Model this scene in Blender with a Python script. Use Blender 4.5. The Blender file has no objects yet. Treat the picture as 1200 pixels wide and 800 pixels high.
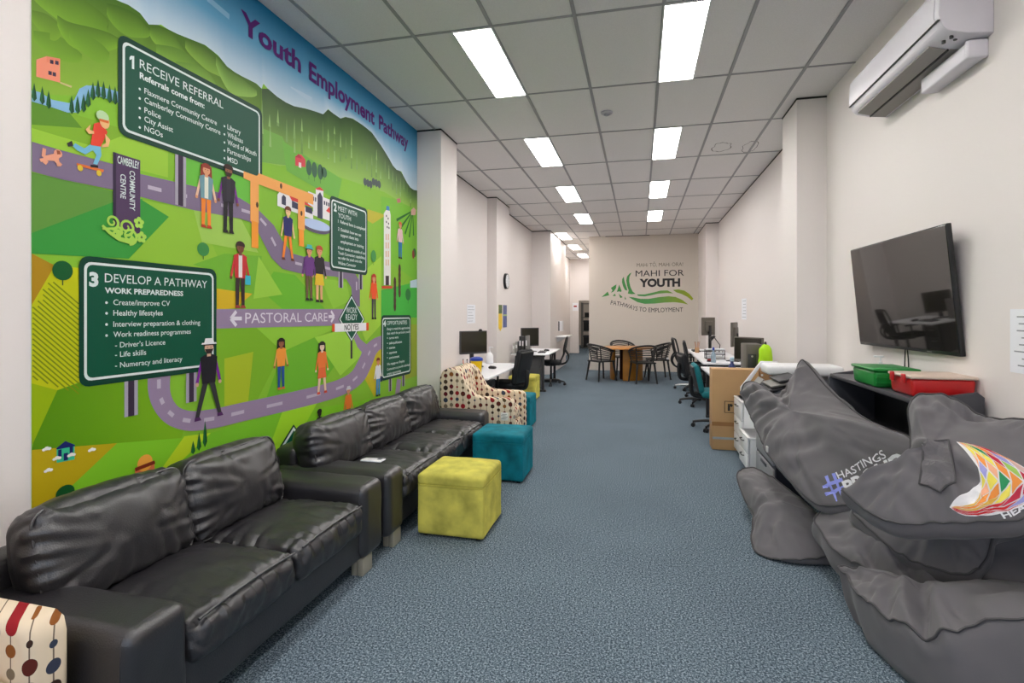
import bpy, bmesh, math, random
from mathutils import Vector, Matrix, noise
from mathutils.bvhtree import BVHTree

SC = bpy.context.scene
COL = SC.collection
PI = math.pi

# ---------------------------------------------------------------- camera, world, exposure
HC = 1.53                 # eye height
CEIL = 3.598              # ceiling height
F_PX, YAW, PPX, PPY = 610.0, 0.2285, 608.0, 367.0
cd = bpy.data.cameras.new('camera'); cam = bpy.data.objects.new('camera', cd); COL.objects.link(cam)
cam.location = (0, 0, HC); cam.rotation_euler = (PI / 2, 0, YAW)
cd.sensor_width = 36; cd.sensor_fit = 'HORIZONTAL'; cd.lens = F_PX / 1200 * 36
cd.shift_x = (600 - PPX) / 1200; cd.shift_y = (PPY - 400) / 1200
cd.clip_start = 0.05; cd.clip_end = 100
SC.camera = cam

EXPOSURE = 0.80
PANEL_W = 13.0             # emission of the ceiling light diffusers
SKY_W = 1.3
vs = SC.view_settings
SC.display_settings.display_device = 'sRGB'
vs.view_transform = 'Standard'; vs.look = 'None'; vs.exposure = EXPOSURE; vs.gamma = 1; vs.use_curve_mapping = False

wd = bpy.data.worlds.new('sky'); SC.world = wd; wd.use_nodes = True
bg = wd.node_tree.nodes['Background']; bg.inputs[0].default_value = (0.72, 0.84, 1.0, 1); bg.inputs[1].default_value = SKY_W
# daylight sampling portal in the shop window behind the camera
pl = bpy.data.lights.new('window_daylight', 'AREA'); pl.shape = 'RECTANGLE'; pl.size = 3.4; pl.size_y = 2.3
pl.cycles.is_portal = True
po = bpy.data.objects.new('window_daylight', pl); COL.objects.link(po)
po.location = (-0.36, -2.02, 1.55); po.rotation_euler = (PI / 2, 0, 0)

# ---------------------------------------------------------------- helpers
CT, ST = math.cos(YAW), math.sin(YAW)
def _ray(u, v):
    a = (u - PPX) / F_PX; b = (PPY - v) / F_PX
    return Vector((a * CT - ST, a * ST + CT, b))
def at_x(u, v, x): r = _ray(u, v); return r * (x / r.x) + Vector((0, 0, HC))
def at_y(u, v, y): r = _ray(u, v); return r * (y / r.y) + Vector((0, 0, HC))
def at_z(u, v, z): r = _ray(u, v); return r * ((z - HC) / r.z) + Vector((0, 0, HC))

def lin(c):
    out = []
    for k in c[:3]:
        k = k / 255.0
        out.append(k / 12.92 if k <= 0.04045 else ((k + 0.055) / 1.055) ** 2.4)
    return tuple(out)

MATS = {}
def mat(name, rgb=(128, 128, 128), rough=0.5, metal=0.0, spec=0.5, bump=0.0, bscale=200.0, var=0.0, vscale=3.0,
        emit=0.0, sheen=0.0, coat=0.0, alpha=1.0, trans=0.0, detail=3.0):
    if name in MATS: return MATS[name]
    m = bpy.data.materials.new(name); m.use_nodes = True
    nt = m.node_tree; N = nt.nodes; L = nt.links; p = N['Principled BSDF']
    c = lin(rgb)
    p.inputs['Base Color'].default_value = (*c, 1); p.inputs['Roughness'].default_value = rough
    p.inputs['Metallic'].default_value = metal; p.inputs['Specular IOR Level'].default_value = spec
    if sheen: p.inputs['Sheen Weight'].default_value = sheen; p.inputs['Sheen Roughness'].default_value = 0.4; p.inputs['Sheen Tint'].default_value = (*c, 1)
    if coat: p.inputs['Coat Weight'].default_value = coat; p.inputs['Coat Roughness'].default_value = 0.08
    if trans: p.inputs['Transmission Weight'].default_value = trans
    if alpha < 1: p.inputs['Alpha'].default_value = alpha
    if emit: p.inputs['Emission Color'].default_value = (*c, 1); p.inputs['Emission Strength'].default_value = emit
    if bump or var:
        tc = N.new('ShaderNodeTexCoord')
        if bump:
            t = N.new('ShaderNodeTexNoise'); t.inputs['Scale'].default_value = bscale; t.inputs['Detail'].default_value = detail
            L.new(tc.outputs['Object'], t.inputs['Vector'])
            b = N.new('ShaderNodeBump'); b.inputs['Strength'].default_value = bump; b.inputs['Distance'].default_value = 0.01
            L.new(t.outputs['Fac'], b.inputs['Height']); L.new(b.outputs['Normal'], p.inputs['Normal'])
        if var:
            t2 = N.new('ShaderNodeTexNoise'); t2.inputs['Scale'].default_value = vscale; t2.inputs['Detail'].default_value = 5
            L.new(tc.outputs['Object'], t2.inputs['Vector'])
            r = N.new('ShaderNodeValToRGB')
            r.color_ramp.elements[0].position = 0.3; r.color_ramp.elements[1].position = 0.7
            r.color_ramp.elements[0].color = (*[k * (1 - var) for k in c], 1)
            r.color_ramp.elements[1].color = (*[min(1, k * (1 + var)) for k in c], 1)
            L.new(t2.outputs['Fac'], r.inputs['Fac']); L.new(r.outputs['Color'], p.inputs['Base Color'])
    MATS[name] = m
    return m

class Mb:
    """collects shapes and links them as one mesh object"""
    def __init__(s): s.v = []; s.f = []; s.m = []; s.c = []
    def add(s, verts, faces, mi=0, M=None):
        o = len(s.v)
        for p in verts: s.v.append(tuple(M @ Vector(p)) if M is not None else tuple(p))
        for f in faces: s.f.append(tuple(i + o for i in f)); s.m.append(mi)
    def bm(s, b, mi=0, M=None):
        b.verts.index_update()
        s.add([v.co[:] for v in b.verts], [[v.index for v in f.verts] for f in b.faces], mi, M); b.free()
    def box(s, c, d, bevel=0.0, seg=2, rot=None, mi=0):
        b = bmesh.new(); bmesh.ops.create_cube(b, size=1)
        for v in b.verts: v.co = Vector((v.co.x * d[0], v.co.y * d[1], v.co.z * d[2]))
        if bevel: bmesh.ops.bevel(b, geom=b.edges[:], offset=min(bevel, min(d) * 0.49), segments=seg, affect='EDGES', profile=0.5)
        M = Matrix.Translation(Vector(c))
        if rot is not None: M = M @ (rot if isinstance(rot, Matrix) else Matrix.Rotation(rot[2], 4, 'Z') @ Matrix.Rotation(rot[1], 4, 'Y') @ Matrix.Rotation(rot[0], 4, 'X'))
        s.bm(b, mi, M); return s
    def span(s, a, b, bevel=0.0, seg=2, mi=0):
        return s.box([(a[i] + b[i]) / 2 for i in range(3)], [abs(b[i] - a[i]) for i in range(3)], bevel, seg, None, mi)
    def cyl(s, p0, p1, r0, r1=None, seg=16, mi=0):
        p0 = Vector(p0); p1 = Vector(p1); r1 = r0 if r1 is None else r1
        q = (p1 - p0).to_track_quat('Z', 'Y').to_matrix()
        V = []; 
        for p, r in ((p0, r0), (p1, r1)):
            for k in range(seg):
                a = 2 * PI * k / seg; V.append(p + q @ Vector((r * math.cos(a), r * math.sin(a), 0)))
        Fc = [(k, (k + 1) % seg, seg + (k + 1) % seg, seg + k) for k in range(seg)]
        Fc += [tuple(range(seg - 1, -1, -1)), tuple(range(seg, 2 * seg))]
        s.add(V, Fc, mi); return s
    def lathe(s, prof, c=(0, 0, 0), seg=24, mi=0):
        V = []; n = len(prof)
        for r, z in prof:
            for k in range(seg):
                a = 2 * PI * k / seg; V.append((c[0] + r * math.cos(a), c[1] + r * math.sin(a), c[2] + z))
        Fc = []
        for i in range(n - 1):
            for k in range(seg):
                Fc.append((i * seg + k, i * seg + (k + 1) % seg, (i + 1) * seg + (k + 1) % seg, (i + 1) * seg + k))
        Fc += [tuple(range(seg - 1, -1, -1)), tuple((n - 1) * seg + k for k in range(seg))]
        s.add(V, Fc, mi); return s
    def tube(s, pts, r, seg=8, closed=False, mi=0, sub=0):
        P = [Vector(p) for p in pts]
        if sub: P = smooth(P, sub, closed)
        n = len(P); V = []; up = Vector((0, 0, 1)); prev = None
        for i in range(n):
            if closed: t = P[(i + 1) % n] - P[i - 1]
            else: t = P[min(i + 1, n - 1)] - P[max(i - 1, 0)]
            if t.length < 1e-9: t = Vector((0, 0, 1))
            t.normalize()
            if prev is None:
                a = up if abs(t.dot(up)) < 0.9 else Vector((1, 0, 0)); x = (a - t * a.dot(t)).normalized()
            else:
                x = prev - t * prev.dot(t); x = x.normalized() if x.length > 1e-6 else t.orthogonal().normalized()
            prev = x; y = t.cross(x)
            rr = r[i * (len(r) - 1) // max(1, n - 1)] if isinstance(r, (list, tuple)) else r
            for k in range(seg):
                a = 2 * PI * k / seg; V.append(P[i] + x * (rr * math.cos(a)) + y * (rr * math.sin(a)))
        Fc = []
        for i in range(n if closed else n - 1):
            j = (i + 1) % n
            for k in range(seg): Fc.append((i * seg + k, i * seg + (k + 1) % seg, j * seg + (k + 1) % seg, j * seg + k))
        if not closed: Fc += [tuple(range(seg - 1, -1, -1)), tuple((n - 1) * seg + k for k in range(seg))]
        s.add(V, Fc, mi); return s
    def prism(s, poly, depth, M=None, bevel=0.0, seg=2, mi=0):
        """poly in the local XZ plane, pushed along +Y by depth"""
        b = bmesh.new(); vs_ = [b.verts.new((x, 0, z)) for x, z in poly]; f = b.faces.new(vs_)
        r = bmesh.ops.extrude_face_region(b, geom=[f])
        for e in r['geom']:
            if isinstance(e, bmesh.types.BMVert): e.co.y += depth
        bmesh.ops.recalc_face_normals(b, faces=b.faces[:])
        if bevel:
            ed = [e for e in b.edges if abs(e.verts[0].co.y - e.verts[1].co.y) < 1e-6]
            bmesh.ops.bevel(b, geom=ed, offset=bevel, segments=seg, affect='EDGES', profile=0.5)
        s.bm(b, mi, M); return s
    def soft(s, c, d, r=0.05, n=14, bulge=(0, 0, 0), amp=0.0, sc=6.0, seed=0.0, rot=None, mi=0, fold=0.0, creases=(), cax=0):
        """rounded, bulging, slightly crumpled box"""
        h = Vector(d) / 2; r = min(r, min(h)); inn = h - Vector((r, r, r)); V = {}; vl = []; Fc = []
        def vid(p):
            k = (round(p[0], 5), round(p[1], 5), round(p[2], 5))
            if k not in V: V[k] = len(vl); vl.append(Vector(p))
            return V[k]
        for ax in range(3):
            for sg in (-1, 1):
                for i in range(n):
                    for j in range(n):
                        q = []
                        for a, b_ in ((i, j), (i + 1, j), (i + 1, j + 1), (i, j + 1)):
                            p = [0, 0, 0]; p[ax] = sg
                            g = lambda t: math.sin((2 * t / n - 1) * PI / 2) * 0.55 + (2 * t / n - 1) * 0.45
                            p[(ax + 1) % 3] = g(a); p[(ax + 2) % 3] = g(b_); q.append(vid(p))
                        Fc.append(q if sg > 0 else q[::-1])
        R = Matrix.Identity(3)
        if rot is not None: R = (rot.to_3x3() if isinstance(rot, Matrix) else (Matrix.Rotation(rot[2], 3, 'Z') @ Matrix.Rotation(rot[1], 3, 'Y') @ Matrix.Rotation(rot[0], 3, 'X')))
        out = []
        for p in vl:
            P = Vector((p.x * h.x, p.y * h.y, p.z * h.z))
            I = Vector([max(-inn[k], min(inn[k], P[k])) for k in range(3)])
            D = P - I
            if D.length > 1e-9: P = I + D.normalized() * r
            nrm = D.normalized() if D.length > 1e-9 else Vector(p).normalized()
            for k in range(3):
                if bulge[k]:
                    a, b_ = p[(k + 1) % 3], p[(k + 2) % 3]
                    P[k] += p[k] * bulge[k] * (1 - a * a) * (1 - b_ * b_)
            if amp:
                q = P * sc + Vector((seed, seed * 1.7, seed * 0.3))
                P += nrm * amp * (noise.noise(q) + 0.5 * noise.noise(q * 2.3))
            if fold:
                q = Vector((P.x * sc * 0.6, P.y * sc * 2.2, P.z * sc * 1.1)) + Vector((seed * 3, seed, 5))
                P -= nrm * fold * max(0, 1 - abs(noise.noise(q)) * 6)
            if creases and p[cax] > 0.0:
                a1, a2 = (cax + 1) % 3, (cax + 2) % 3; dd = 0.0
                for (ua, va, ub, vb, wd, dp) in creases:
                    ex_, ey_ = ub - ua, vb - va; L2 = ex_ * ex_ + ey_ * ey_
                    tt = max(0, min(1, ((P[a1] - ua) * ex_ + (P[a2] - va) * ey_) / L2)); q1 = P[a1] - ua - ex_ * tt; q2 = P[a2] - va - ey_ * tt
                    x = math.sqrt(q1 * q1 + q2 * q2) / wd
                    if x < 4: dd += dp * (0.6 * math.exp(-((x - 1.6) ** 2) * 1.4) - math.exp(-x * x)) * (1 - 0.75 * tt)
                P += nrm * dd * min(1, p[cax] * 3)
            out.append(R @ P + Vector(c))
        s.add(out, Fc, mi); return s
    def build(s, name, mats, parent=None, ang=40, smooth=True, dbl=False):
        me = bpy.data.meshes.new(name)
        me.from_pydata([tuple(p) for p in s.v], [], s.f)
        for m in (mats if isinstance(mats, (list, tuple)) else [mats]): me.materials.append(m)
        me.polygons.foreach_set('material_index', s.m)
        b = bmesh.new(); b.from_mesh(me); bmesh.ops.recalc_face_normals(b, faces=b.faces[:]) if not dbl else None; b.to_mesh(me); b.free()
        if smooth:
            me.polygons.foreach_set('use_smooth', [True] * len(me.polygons))
            me.set_sharp_from_angle(angle=math.radians(ang))
        o = bpy.data.objects.new(name, me); COL.objects.link(o)
        if parent is not None: o.parent = parent
        return o

def smooth(P, sub, closed=False):
    """Catmull-Rom through the points"""
    n = len(P); out = []
    rng = range(n) if closed else range(n - 1)
    for i in rng:
        if closed: a, b, c, d = P[i - 1], P[i], P[(i + 1) % n], P[(i + 2) % n]
        else: a, b, c, d = P[max(i - 1, 0)], P[i], P[i + 1], P[min(i + 2, n - 1)]
        for k in range(sub):
            t = k / sub
            out.append(0.5 * ((2 * b) + (c - a) * t + (2 * a - 5 * b + 4 * c - d) * t * t + (3 * b - a - 3 * c + d) * t ** 3))
    if not closed: out.append(P[-1])
    return out

def tag(o, label=None, cat=None, group=None, kind=None):
    if label: o['label'] = label
    if cat: o['category'] = cat
    if group: o['group'] = group
    if kind: o['kind'] = kind
    return o
def thing(name, label, cat, loc=(0, 0, 0), rz=0.0, group=None):
    o = bpy.data.objects.new(name, None); COL.objects.link(o); o.empty_display_size = 0.1
    o.location = loc; o.rotation_euler = (0, 0, rz)
    return tag(o, label, cat, group)
def copy_tree(o, parent=None):
    c = o.copy(); COL.objects.link(c)
    if parent is not None: c.parent = parent
    for ch in list(o.children): copy_tree(ch, c)
    return c
def dup(o, label, loc, rz=0.0, group=None):
    c = copy_tree(o); c.location = loc; c.rotation_euler = (0, 0, rz); c['label'] = label
    if group: c['group'] = group
    return c

_TX = {}
def text_geo(s, bold=0.0, shear=0.0):
    """flat letters: vertices scaled so that the capital height is 1 and the baseline is y = 0"""
    k = (s, bold, shear)
    if k in _TX: return _TX[k]
    cu = bpy.data.curves.new('t', 'FONT'); cu.body = s; cu.offset = bold; cu.shear = shear; cu.resolution_u = 3; cu.fill_mode = 'FRONT'
    o = bpy.data.objects.new('t', cu); COL.objects.link(o)
    me = o.to_mesh(); V = [v.co.xy[:] for v in me.vertices]; Fc = [tuple(p.vertices) for p in me.polygons]
    o.to_mesh_clear(); bpy.data.objects.remove(o); bpy.data.curves.remove(cu)
    CAP = 0.729
    V = [(x / CAP, y / CAP) for x, y in V]
    x0 = min(p[0] for p in V); x1 = max(p[0] for p in V)
    V = [(x - x0, y) for x, y in V]
    _TX[k] = (V, Fc, x1 - x0)
    return _TX[k]

def plain_letters(mb, s, p0, p1, cap, up, off=(0, 0, 0), bold=0.0, shear=0.0, mi=0):
    """letters from p0 to p1 (3D baseline) with capital height cap along up"""
    V, Fc, w = text_geo(s, bold, shear)
    p0 = Vector(p0); d = (Vector(p1) - p0) / w; up = Vector(up) * cap; off = Vector(off)
    mb.add([p0 + d * x + up * y + off for x, y in V], Fc, mi)
# ================================================================ materials of the room
WALL = mat('warm white wall paint', (235, 228, 225), 0.55, spec=0.3, bump=0.06, bscale=420)
WALLB = mat('beige white partition paint', (222, 213, 202), 0.6, spec=0.3, bump=0.06, bscale=420)
GAP = mat('dark shadow gap', (40, 38, 36), 0.8)
BLACK_PLASTIC = mat('black plastic', (26, 26, 28), 0.42)
DARK = mat('dark grey plastic', (52, 52, 55), 0.5)
GREY = mat('mid grey plastic', (120, 118, 114), 0.5)
WHITE = mat('white laminate', (235, 236, 240), 0.35)
WHITE_PLASTIC = mat('white plastic', (238, 238, 240), 0.35)
CHROME = mat('brushed steel', (190, 190, 190), 0.28, metal=1.0)
SCREEN = mat('black glass screen', (9, 10, 12), 0.04, spec=0.6)

def carpet_mat():
    m = bpy.data.materials.new('blue grey speckled carpet'); m.use_nodes = True
    nt = m.node_tree; N = nt.nodes; L = nt.links; p = N['Principled BSDF']
    tc = N.new('ShaderNodeTexCoord')
    n1 = N.new('ShaderNodeTexNoise'); n1.inputs['Scale'].default_value = 105; n1.inputs['Detail'].default_value = 2
    n2 = N.new('ShaderNodeTexNoise'); n2.inputs['Scale'].default_value = 230; n2.inputs['Detail'].default_value = 2
    n3 = N.new('ShaderNodeTexNoise'); n3.inputs['Scale'].default_value = 1.3; n3.inputs['Detail'].default_value = 4
    for n in (n1, n2, n3): L.new(tc.outputs['Object'], n.inputs['Vector'])
    a = N.new('ShaderNodeMath'); a.operation = 'MULTIPLY_ADD'; a.inputs[1].default_value = 0.55
    L.new(n1.outputs['Fac'], a.inputs[0])
    b = N.new('ShaderNodeMath'); b.operation = 'MULTIPLY'; b.inputs[1].default_value = 0.45
    L.new(n2.outputs['Fac'], b.inputs[0]); L.new(b.outputs[0], a.inputs[2])
    r = N.new('ShaderNodeValToRGB'); E = r.color_ramp.elements
    E[0].position = 0.40; E[0].color = (*lin((48, 60, 70)), 1); E[1].position = 0.62; E[1].color = (*lin((162, 176, 186)), 1)
    e = E.new(0.5); e.color = (*lin((90, 106, 118)), 1)
    L.new(a.outputs[0], r.inputs['Fac'])
    mx = N.new('ShaderNodeMixRGB'); mx.blend_type = 'MULTIPLY'; mx.inputs['Fac'].default_value = 0.35
    r2 = N.new('ShaderNodeValToRGB'); r2.color_ramp.elements[0].position = 0.35; r2.color_ramp.elements[0].color = (0.72, 0.72, 0.74, 1); r2.color_ramp.elements[1].position = 0.6
    L.new(n3.outputs['Fac'], r2.inputs['Fac']); L.new(r.outputs['Color'], mx.inputs[1]); L.new(r2.outputs['Color'], mx.inputs[2])
    L.new(mx.outputs[0], p.inputs['Base Color']); p.inputs['Roughness'].default_value = 0.95; p.inputs['Specular IOR Level'].default_value = 0.1
    bp = N.new('ShaderNodeBump'); bp.inputs['Strength'].default_value = 0.22; bp.inputs['Distance'].default_value = 0.006
    L.new(a.outputs[0], bp.inputs['Height']); L.new(bp.outputs['Normal'], p.inputs['Normal'])
    return m
CARPET = carpet_mat()
TILE = mat('grey white mineral ceiling tile', (232, 229, 228), 0.9, spec=0.1, bump=0.12, bscale=260, var=0.05, vscale=160)
TBAR = mat('pale grey ceiling grid bar', (158, 157, 160), 0.5)

def struct(name, mb, m, parent=None, smooth=False):
    o = mb.build(name, m, parent, smooth=smooth)
    if parent is None: o['kind'] = 'structure'
    return o

Y0, Y1 = -2.0, 26.0
b = Mb(); b.span((-3.2, Y0, -0.1), (2.0, Y1, 0.0)); struct('floor', b, CARPET)
b = Mb(); b.span((-3.2, Y0, CEIL), (2.0, Y1, CEIL + 0.1)); ceiling = struct('ceiling', b, TILE)
GX0, GY0 = -1.0425, 3.605
b = Mb()
for k in range(-2, 5):
    x = GX0 + 0.6 * k; b.span((x - 0.013, Y0, CEIL - 0.006), (x + 0.013, 20, CEIL + 0.002))
for j in range(-5, 14):
    y = GY0 + 1.2 * j; b.span((-2.7, y - 0.011, CEIL - 0.005), (1.74, y + 0.011, CEIL + 0.002))
struct('ceiling_grid', b, TBAR, ceiling)
# brown-edged water stains on the tiles
STAIN = mat('dark stain outline', (84, 76, 74), 0.9)
b = Mb()
random.seed(4)
for (cx, cy, rx, ry) in ((0.957, 3.58, 0.10, 0.16), (0.99, 6.88, 0.13, 0.22), (1.33, 6.95, 0.10, 0.26)):
    n = 40; prev = None; V = []; Fc = []
    for i in range(n):
        a = 2 * PI * i / n; w = 0.8 + 0.25 * noise.noise(Vector((math.cos(a) * 2, math.sin(a) * 2, cx * 9)))
        for k in (0, 1):
            q = w * (1 + (0.07 + 0.05 * noise.noise(Vector((a * 3, cy, 1)))) * k)
            V.append((cx + rx * q * math.cos(a), cy + ry * q * math.sin(a), CEIL - 0.0015))
    for i in range(n): j = (i + 1) % n; Fc.append((2 * i, 2 * i + 1, 2 * j + 1, 2 * j))
    b.add(V, Fc)
struct('water_stain', b, STAIN, ceiling)

def wallstrip(pts, name, m, z0=0.0, z1=CEIL, back=0.15, side=1):
    """thick wall following a plan polyline; side = +1: body to the left of the walking direction"""
    b = Mb()
    for (xa, ya), (xb, yb) in zip(pts[:-1], pts[1:]):
        d = Vector((xb - xa, yb - ya, 0)); d.normalize(); n = Vector((-d.y, d.x, 0)) * side * back
        V = [(xa, ya, z0), (xb, yb, z0), (xb + n.x, yb + n.y, z0), (xa + n.x, ya + n.y, z0)]
        V += [(p[0], p[1], z1) for p in V]
        b.add(V, [(0, 1, 2, 3), (4, 5, 6, 7), (0, 1, 5, 4), (1, 2, 6, 5), (2, 3, 7, 6), (3, 0, 4, 7)])
    return struct(name, b, m)
LP = [(-2.46, Y0), (-2.46, 5.48), (-2.17, 5.48), (-2.17, 6.0), (-2.65, 6.0), (-2.65, 8.92), (-2.48, 8.92), (-2.48, 9.84), (-2.65, 9.84),
      (-2.65, 12.85), (-2.18, 12.85), (-2.18, 15.6), (-2.62, 15.6), (-2.62, 20.0)]
RP = [(1.73, Y0), (1.73, 5.48), (1.47, 5.48), (1.47, 6.0), (1.745, 6.0), (1.745, 12.55), (1.47, 12.55), (1.47, 14.15)]
def room_wall(name, P, outer, m):
    b = Mb(); n = len(P)
    for i in range(n - 1):
        (xa, ya), (xb, yb) = P[i], P[i + 1]
        b.add([(xa, ya, 0), (xb, yb, 0), (xb, yb, CEIL), (xa, ya, CEIL)], [(0, 1, 2, 3)])
    (xa, ya), (xb, yb) = P[0], P[-1]
    b.add([(outer, ya, 0), (outer, yb, 0), (outer, yb, CEIL), (outer, ya, CEIL)], [(0, 1, 2, 3)])
    b.add([(xa, ya, 0), (outer, ya, 0), (outer, ya, CEIL), (xa, ya, CEIL)], [(0, 1, 2, 3)])
    b.add([(xb, yb, 0), (outer, yb, 0), (outer, yb, CEIL), (xb, yb, CEIL)], [(0, 1, 2, 3)])
    for z in (0, CEIL):
        b.add([(x, y, z) for x, y in P] + [(outer, yb, z), (outer, ya, z)], [tuple(range(n + 2))])
    return struct(name, b, m)
room_wall('wall_left', LP, -3.0, WALL)
room_wall('wall_right', RP, 2.0, WALL)
b = Mb(); b.span((-1.34, 14.15, 0), (2.0, 20.0, CEIL)); struct('wall_back', b, WALLB)
# far end of the corridor with a doorway into a store room
b = Mb(); b.span((-3.0, 20.0, 0), (-2.29, 20.15, CEIL)); b.span((-2.29, 20.0, 2.02), (-1.34, 20.15, CEIL)); struct('wall_far', b, WALL)
b = Mb(); b.span((-3.0, 25.0, 0), (0.2, 25.2, CEIL)); b.span((-3.0, 20.15, 0), (-2.95, 25, CEIL)); b.span((0.1, 20.15, 0), (0.2, 25, CEIL)); struct('wall_storeroom', b, WALLB)
# shadow gap under the ceiling
b = Mb()
for P, s in ((LP, 1), (RP, -1)):
    for (xa, ya), (xb, yb) in zip(P[:-1], P[1:]):
        if yb < 5.4 and P is LP: continue
        if ya < 0: continue
        d = Vector((xb - xa, yb - ya, 0)); d.normalize(); n = Vector((d.y, -d.x, 0)) * s * 0.004
        A = Vector((xa, ya, 0)) - d * 0.004 * 0; B_ = Vector((xb, yb, 0))
        V = []
        for z in (CEIL - 0.018, CEIL - 0.0002):
            V += [(A.x, A.y, z), (B_.x, B_.y, z), (B_.x + n.x, B_.y + n.y, z), (A.x + n.x, A.y + n.y, z)]
        b.add(V, [(0, 1, 2, 3), (4, 5, 6, 7), (0, 1, 5, 4), (1, 2, 6, 5), (2, 3, 7, 6), (3, 0, 4, 7)])
b.span((-0.9, 14.146, CEIL - 0.015), (0.25, 14.15, CEIL - 0.0005))
struct('trim_1', b, GAP)
# front of the shop behind the camera: wall with a wide window
b = Mb(); b.span((-3, Y0 - 0.12, 0), (2, Y0, 0.4)); b.span((-3, Y0 - 0.12, 2.7), (2, Y0, CEIL)); b.span((-3, Y0 - 0.12, 0.4), (-2.06, Y0, 2.7)); b.span((1.34, Y0 - 0.12, 0.4), (2, Y0, 2.7))
struct('wall_front', b, WALL)
b = Mb()
for x in (-2.04, -0.92, 0.2, 1.32): b.span((x - 0.025, Y0 - 0.09, 0.4), (x + 0.025, Y0 - 0.03, 2.7))
for z in (0.425, 2.675): b.span((-2.06, Y0 - 0.09, z - 0.025), (1.34, Y0 - 0.03, z + 0.025))
struct('window_1', b, DARK)
# street pavement outside that window
b = Mb(); b.span((-30, -40, -0.2), (30, Y0 - 0.13, -0.12)); struct('ground', b, mat('grey street pavement', (120, 120, 118), 0.9))

# ================================================================ ceiling lights
GLOW = mat('lit light diffuser', (255, 251, 247), 0.5, emit=PANEL_W)
FRAME_W = mat('white light frame', (232, 232, 232), 0.4)
def ceiling_light(x, y, label, first=[None]):
    if first[0] is None:
        t = thing('ceiling_light', label, 'ceiling light', (x, y, CEIL), 0, 'recessed ceiling light panels')
        f = Mb()
        for s in (-1, 1):
            f.box((s * 0.1475, 0, -0.006), (0.012, 1.2, 0.012)); f.box((0, s * 0.594, -0.006), (0.29, 0.012, 0.012))
        f.build('frame', FRAME_W, t, smooth=False)
        d = Mb(); d.box((0, 0, -0.005), (0.284, 1.178, 0.006)); d.build('diffuser', GLOW, t, smooth=False)
        first[0] = t; return t
    return dup(first[0], label, (x, y, CEIL))
XL, XR = GX0 - 0.15, GX0 + 1.2 + 0.15
ords = ['nearest', 'second', 'third', 'fourth']
for j in range(4):
    yc = GY0 + 0.6 + 2.4 * j
    ceiling_light(XL, yc, '%s lit panel in the left row of ceiling lights from the camera' % ords[j])
    ceiling_light(XR, yc, '%s lit panel in the right row of ceiling lights from the camera' % ords[j])
for (y, w) in ((13.85, 'nearest'), (16.25, 'middle'), (18.65, 'farthest')):
    ceiling_light(-1.98, y, '%s of the three lit panels over the corridor beside the logo wall' % w)
ceiling_light(-1.9, 22.4, 'added unseen ceiling panel brightening the store room beyond the far doorway')  # unseen lamp, added so the store room shows brighter through the doorway
for y in (GY0 + 0.6 - 2.4, GY0 + 0.6 - 4.8):
    for x, s in ((XL, 'left'), (XR, 'right')):
        ceiling_light(x, y, 'lit ceiling panel in the %s row %s the camera' % (s, 'above' if y > 0.5 else 'behind'))
t = thing('smoke_detector', 'small round white smoke detector on the ceiling between the light rows', 'smoke detector', at_z(711, 131.5, CEIL))
b = Mb(); b.lathe([(0.06, 0), (0.06, -0.012), (0.05, -0.02)], seg=24); b.build('base', mat('grey white sensor', (190, 188, 196), 0.5), t)
b = Mb(); b.lathe([(0.03, -0.02), (0.03, -0.03), (0.02, -0.035)], seg=20); b.build('sensor_dome', mat('sensor grey', (160, 158, 170), 0.4), t)
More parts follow.
